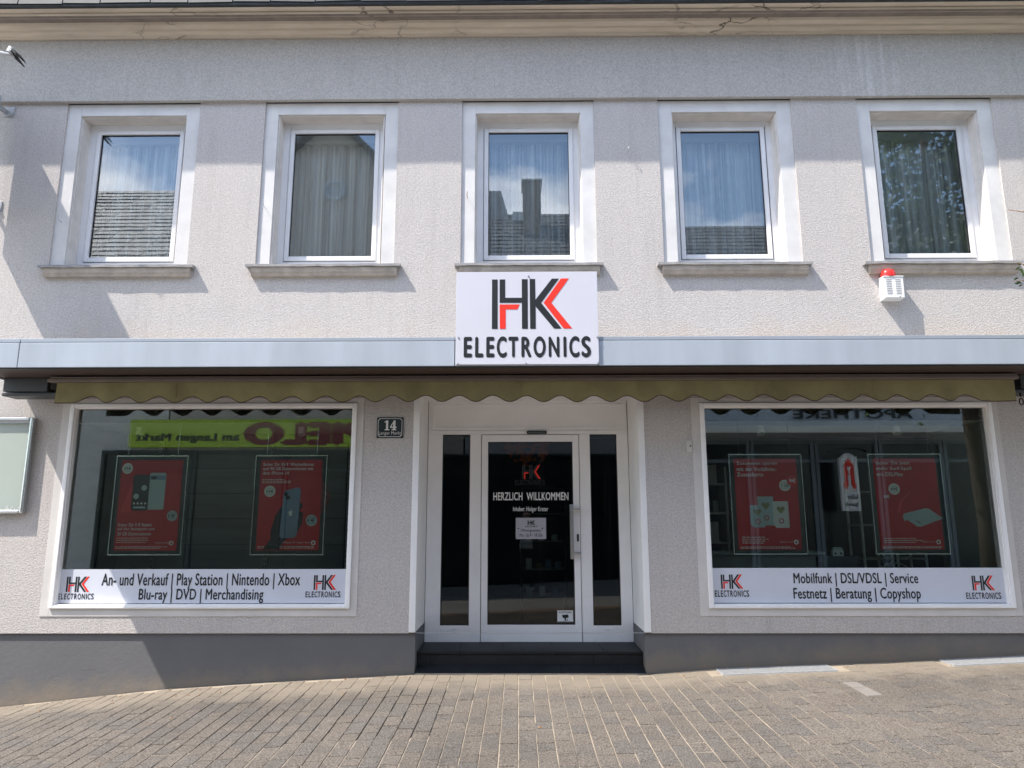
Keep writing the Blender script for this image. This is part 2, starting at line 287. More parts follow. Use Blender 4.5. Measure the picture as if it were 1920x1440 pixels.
class MB:
    def __init__(s): s.v = []; s.f = []
    def add(s, v, f):
        k = len(s.v); s.v += [tuple(p) for p in v]; s.f += [tuple(i+k for i in q) for q in f]; return s
    def box(s, x0, x1, y0, y1, z0, z1):
        return s.add([(x0, y0, z0), (x1, y0, z0), (x1, y1, z0), (x0, y1, z0), (x0, y0, z1), (x1, y0, z1), (x1, y1, z1), (x0, y1, z1)],
                     [(0, 3, 2, 1), (4, 5, 6, 7), (0, 1, 5, 4), (1, 2, 6, 5), (2, 3, 7, 6), (3, 0, 4, 7)])
    def poly(s, pts, y, th=0):
        """polygon in x,z at depth y facing -y, optional thickness backwards"""
        n = len(pts)
        if not th: return s.add([(p[0], y, p[1]) for p in pts], [tuple(range(n))])
        v = [(p[0], y, p[1]) for p in pts]+[(p[0], y+th, p[1]) for p in pts]
        return s.add(v, [tuple(range(n)), tuple(range(2*n-1, n-1, -1))]+[(i, i+n, (i+1) % n+n, (i+1) % n) for i in range(n)])
    def sweep(s, prof, x0, x1, nseg=1):
        """profile of (y,z) extruded along x, closed"""
        n = len(prof); xs = np.linspace(x0, x1, nseg+1); v = [(x, p[0], p[1]) for x in xs for p in prof]; f = []
        for k in range(nseg):
            for i in range(n): j = (i+1) % n; f.append((k*n+i, k*n+j, (k+1)*n+j, (k+1)*n+i))
        f.append(tuple(range(n-1, -1, -1))); f.append(tuple(range(nseg*n, nseg*n+n)))
        return s.add(v, f)
    def tube(s, pts, rad, n=8, caps=True):
        pts = [Vector(p) for p in pts]; rad = rad if isinstance(rad, (list, tuple)) else [rad]*len(pts); v = []; f = []; a = None
        for i, p in enumerate(pts):
            t = (pts[min(i+1, len(pts)-1)]-pts[max(i-1, 0)]).normalized()
            if a is None: a = t.orthogonal().normalized()
            a = (a-t*a.dot(t)).normalized(); b = t.cross(a)
            for k in range(n):
                q = 2*math.pi*k/n; v.append(p+(a*math.cos(q)+b*math.sin(q))*rad[i])
        for i in range(len(pts)-1):
            for k in range(n): j = (k+1) % n; f.append((i*n+k, i*n+j, (i+1)*n+j, (i+1)*n+k))
        if caps: f.append(tuple(range(n-1, -1, -1))); f.append(tuple((len(pts)-1)*n+k for k in range(n)))
        return s.add(v, f)
    def disc(s, x, z, r, y, n=28, th=0, rz=None):
        return s.poly([(x+r*math.cos(2*math.pi*k/n), z+(rz or r)*math.sin(2*math.pi*k/n)) for k in range(n)], y, th)
    def ring(s, x, z, r0, r1, y, n=32):
        v = []; f = []
        for k in range(n):
            q = 2*math.pi*k/n; v += [(x+r0*math.cos(q), y, z+r0*math.sin(q)), (x+r1*math.cos(q), y, z+r1*math.sin(q))]
        for k in range(n): j = (k+1) % n; f.append((2*k, 2*k+1, 2*j+1, 2*j))
        return s.add(v, f)
    def frame(s, x0, x1, z0, z1, w, y0, y1, wt=None, wb=None):
        """rectangular ring, butt-jointed"""
        wt = w if wt is None else wt; wb = w if wb is None else wb
        s.box(x0, x0+w, y0, y1, z0, z1); s.box(x1-w, x1, y0, y1, z0, z1)
        s.box(x0+w, x1-w, y0, y1, z1-wt, z1)
        return s.box(x0+w, x1-w, y0, y1, z0, z0+wb) if wb else s
    def build(s, name, m, parent=None, bevel=0, smooth=False, base=None, seg=2):
        me = bpy.data.meshes.new(name); me.from_pydata([tuple(p) for p in s.v], [], s.f)
        if bevel:
            bm = bmesh.new(); bm.from_mesh(me)
            ed = [e for e in bm.edges if len(e.link_faces) == 2 and e.calc_face_angle(0) > .6]
            bmesh.ops.bevel(bm, geom=ed, offset=bevel, segments=seg, profile=.6, affect='EDGES', clamp_overlap=True); bm.to_mesh(me); bm.free()
        me.materials.append(MATS[m])
        if smooth:
            me.shade_smooth()
            if bevel or smooth == 'auto': me.set_sharp_from_angle(angle=.7)
        me.validate(); return place(name, me, parent, base)
def wall_holes(x0, x1, z0, z1, holes, y, depth):
    """front sheet with rectangular openings and returns going back"""
    b = MB(); xs = sorted({x0, x1, *[h[0] for h in holes], *[h[1] for h in holes]}); zs = sorted({z0, z1, *[h[2] for h in holes], *[h[3] for h in holes]})
    for i in range(len(xs)-1):
        for k in range(len(zs)-1):
            cx = (xs[i]+xs[i+1])/2; cz = (zs[k]+zs[k+1])/2
            if any(h[0] < cx < h[1] and h[2] < cz < h[3] for h in holes): continue
            b.add([(xs[i], y, zs[k]), (xs[i+1], y, zs[k]), (xs[i+1], y, zs[k+1]), (xs[i], y, zs[k+1])], [(0, 1, 2, 3)])
    for h in holes:
        a, c, d, e = h[:4]; dd = h[4] if len(h) > 4 else depth
        b.add([(a, y, d), (a, y+dd, d), (a, y+dd, e), (a, y, e)], [(0, 3, 2, 1)]); b.add([(c, y, d), (c, y+dd, d), (c, y+dd, e), (c, y, e)], [(0, 1, 2, 3)])
        b.add([(a, y, e), (c, y, e), (c, y+dd, e), (a, y+dd, e)], [(0, 3, 2, 1)]); b.add([(a, y, d), (c, y, d), (c, y+dd, d), (a, y+dd, d)], [(0, 1, 2, 3)])
    return b
def text_mesh(s):
    cu = bpy.data.curves.new('lettering', 'FONT'); cu.body = s; cu.size = 1; cu.resolution_u = 4; cu.space_character = 1.05
    o = bpy.data.objects.new('lettering', cu); COL.objects.link(o); bpy.context.view_layer.update()
    dg = bpy.context.evaluated_depsgraph_get(); me = bpy.data.meshes.new_from_object(o.evaluated_get(dg)); bpy.data.objects.remove(o); bpy.data.curves.remove(cu)
    return me
def lettering(s, x0, x1, z0, z1, y, m, parent, bold=.012, facing=-1, name='lettering', slant=0):
    """text fitted to a box of the plane y; facing -1 reads from -y, +1 reads from +y"""
    me = text_mesh(s); n = len(me.vertices); co = np.empty(n*3); me.vertices.foreach_get('co', co); co = co.reshape(-1, 3); dep = np.zeros(n)
    if bold:      # heavier strokes: copies shifted sideways, each a hair further back
        fc = [tuple(p.vertices) for p in me.polygons]; sh = [(0, 0), (bold*1.6, .4), (-bold*1.6, .4), (0, bold*1.1), (0, -bold*1.1)]
        co = np.concatenate([co+np.array([a, c if abs(c) < .3 else 0, 0]) for a, c in sh]); dep = np.repeat([0, .0002, .0004, .0006, .0008], n)
        me = bpy.data.meshes.new('lettering'); me.from_pydata(co.tolist(), [], [tuple(i+k*n for i in q) for k in range(5) for q in fc]); n *= 5
    u = (co[:, 0]-co[:, 0].min())/max(1e-6, np.ptp(co[:, 0])); w = (co[:, 1]-co[:, 1].min())/max(1e-6, np.ptp(co[:, 1]))
    if facing > 0: u = 1-u
    X = x0+u*(x1-x0)+slant*w; Z = z0+w*(z1-z0)
    me.vertices.foreach_set('co', np.column_stack([X, y+(-facing)*dep, Z]).ravel()); me.materials.clear(); me.materials.append(MATS[m]); me.update()
    return place(name, me, parent)
ELEC = [('E', 193, 293), ('L', 328, 427), ('E', 460, 558), ('C', 583, 703), ('T', 722, 840), ('R', 875, 995), ('O', 1018, 1163), ('N', 1197, 1325), ('I', 1372, 1407), ('C', 1440, 1562), ('S', 1583, 1697)]
def electronics(x0, x1, z0, z1, y, parent, m='ink_black', bold=.016):
    k = (x1-x0)/(1697-193); h = z1-z0
    for c, a, b_ in ELEC:
        ov = .02*h if c in 'COS' else 0
        lettering(c, x0+(a-193)*k, x0+(b_-193)*k, z0-ov, z1+ov, y, m, parent, bold=bold, name='letter')
def px_electronics(a, b, y, parent, **k):
    x0, z1 = at(a[0], a[1], y); x1, z0 = at(b[0], b[1], y); electronics(x0, x1, z0, z1, y, parent, **k)
def px_text(s, a, b, y, m, parent, **k):
    x0, z1 = at(a[0], a[1], y); x1, z0 = at(b[0], b[1], y); return lettering(s, x0, x1, z0, z1, y, m, parent, **k)
LOGO_BLACK = [[(525, 292), (593, 292), (593, 887), (525, 887)],
              [(617, 292), (683, 292), (683, 515), (883, 515), (883, 290), (953, 290), (953, 887), (883, 887), (883, 575), (617, 575)],
              [(978, 288), (1043, 288), (1045, 540), (1245, 285), (1330, 285), (1113, 577), (1355, 885), (1265, 885), (1047, 620), (1047, 887), (980, 887)]]
LOGO_RED = [[(617, 595), (857, 595), (830, 655), (690, 655), (690, 887), (620, 887)], [(1355, 283), (1450, 283), (1235, 577), (1480, 885), (1380, 885), (1143, 577)]]
def logo(x0, x1, z0, z1, y, parent, black='ink_black', red='ink_red', outline=None):
    fx = lambda p: (x0+(p[0]-525)/955*(x1-x0), z1-(p[1]-283)/604*(z1-z0))
    for nm, polys, m in (('monogram', LOGO_BLACK, black), ('monogram_accent', LOGO_RED, red)):
        b = MB()
        for q in polys: b.poly([fx(p) for p in reversed(q)], y)
        b.build(nm, m, parent)

def smoothstep(t): t = min(1, max(0, t)); return t*t*(3-2*t)
GX = [-40, -7, -5.127, -3.556, -2.5, -1.04, 1.26, 1.88, 3.3, 4.985, 7, 40]; GZ = [-2.1, -.36, -.221, -.06, .008, .085, .085, .135, .185, .258, .36, 2.1]
def ground(x, y):
    z = float(np.interp(x, GX, GZ)); t = min(1, -y/4.5) if y < 0 else 0
    flat = .045*x+.06
    return z*(1-t)+flat*t-.018*min(-y, 4.5) if y < 0 else z

# ================================================================== ground
b = MB(); xs = np.concatenate([[-60, -30, -16], np.linspace(-9, 9, 37), [16, 30, 60]]); ys = [60, 20, 6, 0.5, 0, -1, -2, -3, -4, -5, -8, -11, -20, -60]
for i in range(len(xs)-1):
    for k in range(len(ys)-1):
        q = [(xs[i], ys[k+1]), (xs[i+1], ys[k+1]), (xs[i+1], ys[k]), (xs[i], ys[k])]
        b.add([(x, y, ground(x, y)-.07) for x, y in q], [(0, 1, 2, 3)])
g = b.build('ground', 'asphalt'); tag(g, 'grey street surface sloping up to the right', None, kind='structure')
# pavement bed of sand with pavers on it
b = MB(); xs = np.linspace(-8, 8, 161); ys = np.linspace(.0, -4.0, 41)
for i in range(len(xs)-1):
    for k in range(len(ys)-1):
        b.add([(x, y, ground(x, y)-.0045-(.011 if (x < -.6 and -1.9 < y < -.55) else 0)) for x, y in ((xs[i], ys[k+1]), (xs[i+1], ys[k+1]), (xs[i+1], ys[k]), (xs[i], ys[k]))], [(0, 1, 2, 3)])
pave = b.build('pavement', 'paving_sand'); tag(pave, 'grey-brown block pavement with sandy joints in front of the shop', None, kind='structure')
CW = .131
def paver_geo(w, l, h=.03, c=.003):
    w /= 2; l /= 2
    v = [(-w, -l, -h), (w, -l, -h), (w, l, -h), (-w, l, -h), (-w, -l, -c), (w, -l, -c), (w, l, -c), (-w, l, -c), (-w+c, -l+c, 0), (w-c, -l+c, 0), (w-c, l-c, 0), (-w+c, l-c, 0)]
    f = [(8, 9, 10, 11)]+[(4+i, 4+(i+1) % 4, 8+(i+1) % 4, 8+i) for i in range(4)]+[(i, (i+1) % 4, 4+(i+1) % 4, 4+i) for i in range(4)]
    return v, f
LENS = [.13, .165, .20, .235, .27]
pm = []
for l in LENS:
    v, f = paver_geo(CW-.0065, l-.010); me = bpy.data.meshes.new('paver'); me.from_pydata(v, [], f); me.materials.append(MATS['paver_stone']); pm.append(me)
pml = [m_.copy() for m_ in pm]
for m_ in pml: m_.materials.clear(); m_.materials.append(MATS['slab_light'])
GRATES = [(1.93, 3.02, -.30, -.03), (4.12, 5.25, -.30, -.03)]
plist = []
ncol = int(16/CW)
for ci in range(ncol):
    x = -8+CW*(ci+.5); y = -.012-random.random()*.1
    for a, c, d, e in GRATES:
        if a-.05 < x < c+.05: y = d-.012
    while y > -3.95:
        k = random.choices(range(5), [2, 3, 4, 3, 2])[0]; l = LENS[k]
        yc = y-l/2
        plist.append((x, yc, k))
        y -= l
def in_view(x, y):
    d = y-EYE.y; v = Vector((x, y, ground(x, y)))-EYE
    w = v.dot(_f)
    return w > .1 and abs(v.dot(_r)/w*F) < 990 and -v.dot(_u)/w*F < 745
vis = sorted([p for p in plist if in_view(p[0], p[1])], key=lambda p: p[1])
near = set(vis[:300]); rest = MB()
lx0, lz0 = at(1622, 1311, -.7)
def slope_mats(x, y):
    e = .05; dx = (ground(x+e, y)-ground(x-e, y))/(2*e); dy = (ground(x, y+e)-ground(x, y-e))/(2*e)
    return dx, dy
_c = lambda x: -8+CW*(int((x+8)/CW)+.5)
LIGHT = [(_c(2.93), -.72, -1.12)]
def is_light(x, y, k):
    return any(abs(x-a) < .03 and d < y < c for a, c, d in LIGHT)
for p in plist:
    x, y, k = p; dx, dy = slope_mats(x, y); z = ground(x, y)+random.gauss(0, .0010)+.001; tx = dy+random.gauss(0, .004); ty = -dx+random.gauss(0, .006)
    if p in near or is_light(x, y, k):
        o = bpy.data.objects.new('paver', (pml if is_light(x, y, k) else pm)[k]); link(o, pave, (x+random.gauss(0, .001), y, z)); o.rotation_euler = (tx, ty, random.gauss(0, .006))
    else:
        v, f = paver_geo(CW-.0065, LENS[k]-.010)
        Mx = Matrix.Translation((x+random.gauss(0, .001), y, z)) @ Matrix.Rotation(random.gauss(0, .006), 4, 'Z') @ Matrix.Rotation(ty, 4, 'Y') @ Matrix.Rotation(tx, 4, 'X')
        rest.add([Mx @ Vector(q) for q in v], f)
r_ = rest.build('paver_field', 'paver_stone', pave); r_['kind'] = 'stuff'
# gutter of reddish setts beyond the pavement
gut = MB()
for i in range(90):
    for k in range(3):
        x = -8+i*.18+random.gauss(0, .004); y = -4.12-k*.15; dx, dy = slope_mats(x, y); v, f = paver_geo(.172, .14, .04, .012)
        Mx = Matrix.Translation((x, y, ground(x, y)-.005+random.gauss(0, .003))) @ Matrix.Rotation(-dx, 4, 'Y'); gut.add([Mx @ Vector(q) for q in v], f)
o = gut.build('gutter', 'gutter_stone'); tag(o, 'gutter strip of reddish setts along the street', None, kind='structure')

# ================================================================== the shop building
B = thing('shop_building', (0, 3, 0), 'two-storey shop building with grey stucco front and five upper windows', 'building')
SUR = [(-5.185, -3.65), (-2.895, -1.363), (-.632, .874), (1.603, 3.125), (3.866, 5.406)]
OPN = [(-5.028, -3.802), (-2.746, -1.526), (-.478, .721), (1.765, 2.964), (4.023, 5.248)]
SASH = [(-4.930, -3.905), (-2.652, -1.611), (-.387, .643), (1.849, 2.873), (4.126, 5.150)]
SLAB = [(-5.253, -3.552), (-2.974, -1.283), (-.691, .933), (1.523, 3.197), (3.765, 5.46)]
ZT, ZL = 6.312, 4.34         # surround top / bottom
LWIN = (-4.745, -1.703, .71, 2.80); RWIN = (1.905, 4.958, .71, 2.79)
DOOR = (-1.04, 1.255)
XL, XR = -8.0, 8.0
holes = [(a, c, ZL-.1, ZT, .025) for a, c in SUR]+[(LWIN[0], LWIN[1], LWIN[2], LWIN[3], .14), (RWIN[0], RWIN[1], RWIN[2], RWIN[3], .14), (DOOR[0]-.065, DOOR[1]+.065, .47, 2.93, .02)]
wall_holes(XL, XR, .472, ZT, holes, 0, .1).add([(XL, 0, .472), (XR, 0, .472), (XR, .03, .472), (XL, .03, .472)], [(0, 1, 2, 3)]).build('stucco_wall', 'stucco', B)
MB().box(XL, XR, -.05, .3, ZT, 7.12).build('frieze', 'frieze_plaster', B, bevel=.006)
# white corner strips round the entrance and plaster reveal
rv = MB(); x0, x1 = DOOR
for a, c in ((x0-.065, x0), (x1, x1+.065)): MB().box(a, c, -.006, .12, .478, 2.93).build('entrance_corner_strip', 'entrance_white', B, bevel=.004)
rv = MB(); rv.box(x0-.05, x0-.001, .12, .72, .478, 2.99); rv.box(x1+.001, x1+.05, .12, .72, .478, 2.99); rv.box(x0-.065, x1+.065, .0, .72, 2.93, 3.0); rv.build('entrance_reveal', 'entrance_white', B)
# plinth in four runs following the slope
pl = MB()
for a, c in ((XL, x0), (x1, XR)): pl.box(a, c, .022, .3, -.6, .474)
pl.box(x0-.08, x0-.0005, .3, .74, -.2, .478); pl.box(x1+.0005, x1+.08, .3, .74, -.2, .478)
pl.build('plinth', 'plinth_paint', B, bevel=.004)
# steps
st = MB()
tread = MB()
stp = tread.box(x0+.002, x1-.002, .16, .71, .0, .245).build('step', 'slate_tile', B)
xsj = [x0+.003, -.62, -.17, .35, .85, x1-.003]
for i in range(5): MB().box(xsj[i]+.0015, xsj[i+1]-.0015, .135, .70, .248, .272).build('tread_tile', 'slate_tile', stp, bevel=.003)
xr = [x0+.003, -.9, .02, .75, x1-.003]
for i in range(4): MB().box(xr[i]+.0015, xr[i+1]-.0015, .146, .158, .10, .244).build('riser_tile', 'slate_tile', stp, bevel=.002)
xf = [x0+.003, -.3, .42, .98, x1-.003]
for i in range(4): MB().add([(x, y, z) for z0_, z1_ in ((.0, .0), (.098, .142)) for x, y, z in ((xf[i]+.0015, -.02, z0_), (xf[i+1]-.0015, -.02, z0_), (xf[i+1]-.0015, .144, z1_), (xf[i]+.0015, .144, z1_))], [(0, 3, 2, 1), (4, 5, 6, 7), (0, 1, 5, 4), (1, 2, 6, 5), (2, 3, 7, 6), (3, 0, 4, 7)]).build('floor_tile', 'slate_tile', stp, bevel=.003)
MB().box(x0+.01, x1-.01, -.032, -.021, .0, .095).build('mortar_strip', 'slab_light', stp)

# cornice and eaves
prof = [(-.05, 7.095), (-.085, 7.085), (-.09, 7.12), (-.13, 7.14), (-.135, 7.165), (-.185, 7.185), (-.20, 7.215), (-.05, 7.24)]
cornice = MB().sweep(prof, XL, XR, 1).build('cornice', 'cornice_paint', B)
MB().sweep([(-.19, 7.213), (-.352, 7.174), (-.353, 7.19), (-.335, 7.235), (-.05, 7.245), (-.05, 7.218)], XL, XR).build('cornice_cove', 'cornice_dark', cornice)  # dark colour puts the shade below the crown into the cove
MB().sweep([(-.3, 7.186), (-.356, 7.178), (-.362, 7.2), (-.345, 7.204), (-.345, 7.211), (-.395, 7.214), (-.415, 7.222), (-.425, 7.26), (-.3, 7.27)], XL, XR).build('cornice_crown', 'cornice_paint', cornice)
roof = MB().sweep([(-.47, 7.215), (-.47, 7.262), (4.0, 9.8), (8.0, 7.262), (8.0, 7.2), (4.0, 9.72), (-.3, 7.24)], XL, XR).build('roof', 'slate', B)
x = XL+.05
while x < XR-.5:
    w = random.choice([.42, .5, .56, .5]); z = 7.262+random.random()*.012
    sm = MB(); t = random.gauss(0, .004)
    sm.add([(x, -.485, z-.03+t), (x+w-.012, -.485, z-.03-t), (x+w-.012, .1, z+.31), (x, .1, z+.31), (x, -.475, z+.09+t), (x+w-.012, -.475, z+.09-t), (x+w-.012, .1, z+.43), (x, .1, z+.43)], [(0, 3, 2, 1), (4, 5, 6, 7), (0, 1, 5, 4), (1, 2, 6, 5), (2, 3, 7, 6), (3, 0, 4, 7)])
    sm.build('slate', 'slate', roof); x += w
MB().box(XL, XR, 7.9, 8.05, -.5, 7.2).build('back_wall', 'frieze_plaster', B)
for a in (XL, XR-.12): MB().box(a, a+.12, .301, 7.9, -.5, 7.24).build('side_wall', 'frieze_plaster', B)

# upper windows
for i in range(5):
    so_, op, sa = SUR[i], OPN[i], SASH[i]
    zo0, zo1 = 4.352, 6.168; zs0, zs1 = 4.462, 6.078; ys = .20
    w_ = MB().frame(op[0]-.02, op[1]+.02, zo0, zo1+.02, sa[0]-op[0]-.006+.02, ys+.004, ys+.075, wt=zo1+.02-zs1-.006, wb=zs0-zo0-.006).build('window', 'frame_white', B, bevel=.004)
    sur = MB().frame(so_[0], so_[1], ZL-.05, ZT-.001, op[0]-so_[0], .02, .06, wt=ZT-.001-zo1, wb=0); sur.build('surround', 'surround_paint', w_, bevel=.004)
    rev = MB(); e = .014
    rev.box(op[0]+.0, op[0]+e, .045, ys+.003, zo0, zo1); rev.box(op[1]-e, op[1], .045, ys+.003, zo0, zo1); rev.box(op[0]+e, op[1]-e, .045, ys+.003, zo1-e, zo1); rev.box(op[0]-.1, op[0]-.0005, .061, ys+.003, zo0, zo1+.1); rev.box(op[1]+.0005, op[1]+.1, .061, ys+.003, zo0, zo1+.1); rev.box(op[0]-.0005, op[1]+.0005, .061, ys+.003, zo1+.0005, zo1+.1)
    rev.build('reveal', 'reveal_paint', w_, bevel=.003)
    MB().frame(sa[0]-.006, sa[1]+.006, zs0-.006, zs1+.006, .006, ys+.012, ys+.06).build('gasket', 'gasket', w_)
    MB().frame(sa[0], sa[1], zs0, zs1, .050, ys-.008, ys+.055, wt=.046, wb=.055).build('sash', 'frame_white', w_, bevel=.006)
    MB().frame(sa[0]+.0505, sa[1]-.0505, zs0+.0555, zs1-.0465, .006, ys+.012, ys+.04).build('glazing_bead', 'gasket', w_)
    MB().box(sa[0]+.056, sa[1]-.056, ys+.02, ys+.026, zs0+.061, zs1-.052).build('pane', 'pane_upper', w_)
    sb = SLAB[i]; n = 18; v = []; f = []
    slab = MB()
    xs_ = np.linspace(sb[0], sb[1], n); jz = rng.normal(0, .0025, n); jy = rng.normal(0, .0015, n)
    for k in range(n): v += [(xs_[k], .2, 4.318), (xs_[k], .2, 4.356), (xs_[k], -.078+jy[k], 4.330+jz[k]*.5), (xs_[k], -.078+jy[k], 4.302+jz[k])]
    for k in range(n-1):
        for q in range(4): f.append((k*4+q, k*4+(q+1) % 4, (k+1)*4+(q+1) % 4, (k+1)*4+q))
    f += [(3, 2, 1, 0), tuple((n-1)*4+q for q in range(4))]
    slab.add(v, f).build('sill_slab', 'sill_slab', w_)
    MB().sweep([(.03, 4.20), (-.045, 4.205), (-.052, 4.235), (-.06, 4.245), (-.062, 4.302), (.03, 4.318)], sb[0]+.055, sb[1]-.04, 1).build('sill', 'sill_stone', w_, bevel=.004)

# shop windows
def shop_window(win, band, nm):
    x0, x1, z0, z1 = win; a0, a1, c0, c1 = band
    w_ = MB().frame(x0, x1, z0, z1, .044, -.028, .075, wt=.04, wb=.03).build('shop_window', 'alu_frame', B, bevel=.008)
    MB().frame(x0+.044, x1-.044, z0+.03, z1-.04, .010, -.005, .07).build('glazing_rail', 'alu_frame', w_, bevel=.003)
    bd = MB().frame(a0, a1, c0, c1, 0.001, -.006, .03); bd = MB()
    bd.box(a0, x0-.0005, -.007, .03, c0, c1); bd.box(x1+.0005, a1, -.007, .03, c0, c1); bd.box(x0-.0005, x1+.0005, -.007, .03, c0, z0-.0005); bd.box(x0-.0005, x1+.0005, -.007, .03, z1+.0005, c1)
    bd.build('plaster_band', 'surround_band', w_, bevel=.003)
    MB().box(x0+.0545, x1-.0545, .050, .056, z0+.0405, z1-.0505).build('pane', 'pane_shop', w_)
    return w_
shop_window(LWIN, (-4.838, -1.632, .632, 2.86), 'l'); shop_window(RWIN, (1.815, 5.03, .632, 2.85), 'r')

# entrance: door unit at the back of the recess
DY = .70
du = MB()
du.box(-1.035, 1.25, DY, DY+.07, 2.545, 2.59); du.box(-1.035, -.868, DY, DY+.07, .2725, 2.545); du.box(-.552, -.425, DY, DY+.07, .2725, 2.545)
du.box(.692, .815, DY, DY+.07, .2725, 2.545); du.box(1.122, 1.25, DY, DY+.07, .2725, 2.545)
du.box(-.868, -.552, DY, DY+.07, .2725, .445); du.box(.815, 1.122, DY, DY+.07, .2725, .445)
dun = du.build('entrance', 'alu_frame', B, bevel=.004)
MB().box(-1.035, 1.25, DY+.012, DY+.07, 2.592, 2.99).build('transom_panel', 'alu_frame', dun)
MB().frame(-1.0, 1.245, 2.60, 2.90, .03, DY+.002, DY+.012).build('transom_rail', 'alu_frame', dun, bevel=.003)
for a, c in ((-.868, -.552), (.815, 1.122)):
    MB().frame(a+.0005, c-.0005, .4455, 2.5445, .008, DY+.012, DY+.05).build('gasket', 'gasket', dun)
    MB().box(a+.008, c-.008, DY+.025, DY+.031, .454, 2.536).build('sidelight_pane', 'pane_door', dun)
    MB().box((a+c)/2-.02, (a+c)/2+.02, DY-.012, DY, .402, .416).build('drain_cap', 'frame_white', dun, bevel=.003)
dl = MB().frame(-.418, .686, .275, 2.538, .07, DY-.012, DY+.055, wt=.078, wb=.178)
dr = dl.build('door', 'alu_frame', B, bevel=.004)
MB().frame(-.3475, .6155, .4535, 2.4595, .008, DY+.006, DY+.05).build('gasket', 'gasket', dr)
MB().box(-.339, .607, DY+.02, DY+.026, .462, 2.451).build('pane', 'pane_door', dr)
hd = MB(); hd.box(.570, .612, DY-.075, DY-.045, 1.155, 1.75); hb = hd.build('handle', 'steel', dr, bevel=.005)
for z in (1.69, 1.215):
    MB().tube([(.60, DY-.06, z), (.675, DY-.06, z), (.675, DY-.012, z)], .014, 10).build('handle_post', 'steel', hb)
MB().box(.648, .672, DY-.022, DY-.0125, 1.345, 1.425).build('lock_cylinder', 'dark_metal', dr, bevel=.008)
MB().box(-.42, .688, DY+.001, DY+.06, .2725, .2745).build('threshold', 'dark_metal', dun)

# canopy over the shop front
CE = -5.34; CX = 8.0; CY = -.87
cp = MB().add([(CE, CY+.02, 3.262), (CX, CY+.02, 3.262), (CX, .0, 3.30), (CE, .0, 3.30), (CE, CY+.02, 3.30), (CX, CY+.02, 3.30), (CX, .0, 3.345), (CE, .0, 3.345)], [(0, 3, 2, 1), (4, 5, 6, 7), (0, 1, 5, 4), (1, 2, 6, 5), (2, 3, 7, 6), (3, 0, 4, 7)]).build('canopy', 'galvanised', B)
joints = [CE, -4.765, -.60, .755, 4.95, CX]
for i in range(5):
    MB().box(joints[i]+.004, joints[i+1]-.004, CY, CY+.018, 3.016, 3.258).build('fascia_panel', 'canopy_metal', cp, bevel=.004)
    MB().box(joints[i]+.003, joints[i+1]-.003, CY+.004, CY+.03, 3.263, 3.298).build('fascia_trim', 'canopy_trim', cp, bevel=.003)
MB().box(CE, CE+.02, CY+.02, -.001, 3.016, 3.26).build('fascia_end', 'canopy_metal', cp)
ny = 8; w = (abs(CY)-.03)/ny
for k in range(ny):
    y0 = CY+.02+k*w; MB().box(CE+.022, CX, y0+.003, y0+w-.003, 3.03, 3.045).build('soffit_board', 'soffit_brown', cp, bevel=.003)
MB().box(CE+.022, CX, CY+.022, -.004, 3.05, 3.058).build('soffit_backing', 'black_matt', cp)
MB().box(CE+.03, CX, CY+.019, CY+.036, 3.005, 3.029).build('drip_strip', 'dark_metal', cp)

# interior: ground floor room, display niches, upper floor
def struct(name, b, m): return tag(b.build(name, m), None, None, kind='structure')
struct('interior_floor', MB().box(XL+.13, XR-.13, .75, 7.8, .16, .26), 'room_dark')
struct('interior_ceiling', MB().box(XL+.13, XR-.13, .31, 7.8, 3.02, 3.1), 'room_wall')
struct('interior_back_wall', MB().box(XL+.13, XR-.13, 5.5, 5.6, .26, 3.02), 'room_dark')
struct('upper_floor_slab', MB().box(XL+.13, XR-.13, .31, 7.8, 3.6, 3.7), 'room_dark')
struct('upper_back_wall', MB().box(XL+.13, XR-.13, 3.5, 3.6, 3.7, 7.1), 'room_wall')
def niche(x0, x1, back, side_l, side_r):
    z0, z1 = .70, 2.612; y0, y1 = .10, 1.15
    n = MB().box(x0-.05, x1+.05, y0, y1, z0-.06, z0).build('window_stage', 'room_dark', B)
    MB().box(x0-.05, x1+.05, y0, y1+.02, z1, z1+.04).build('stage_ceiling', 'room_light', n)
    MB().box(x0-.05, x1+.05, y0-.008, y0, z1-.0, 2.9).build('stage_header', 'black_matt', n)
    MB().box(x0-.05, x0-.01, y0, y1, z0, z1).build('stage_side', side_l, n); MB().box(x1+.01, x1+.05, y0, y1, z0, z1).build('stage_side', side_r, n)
    if back:
        h = .30; z = z0
        k = 0
        while z < z1-.01:
            MB().box(x0-.01, x1-.36, y1, y1+.02, z+.002, min(z+h, z1)-.004).build('back_panel', back, n); z += h
        for xx in (x0+.42, -2.98, -2.02):
            r = MB()
            for zz in np.arange(z0, z1-.04, .075): pass
            u = MB().box(xx-.026, xx+.026, y1-.02, y1-.001, z0, z1).build('slotted_upright', 'rack_metal', n)
            sl_ = MB()
            for zz in np.arange(z0+.03, z1-.05, .06):
                for s in (-.014, .008): sl_.box(xx+s, xx+s+.006, y1-.0215, y1-.0205, zz, zz+.032)
            sl_.build('slots', 'black_matt', u)['kind'] = 'stuff'
    return n
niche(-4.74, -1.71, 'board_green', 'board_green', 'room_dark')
niche(1.91, 4.95, None, 'room_dark', 'room_wall')

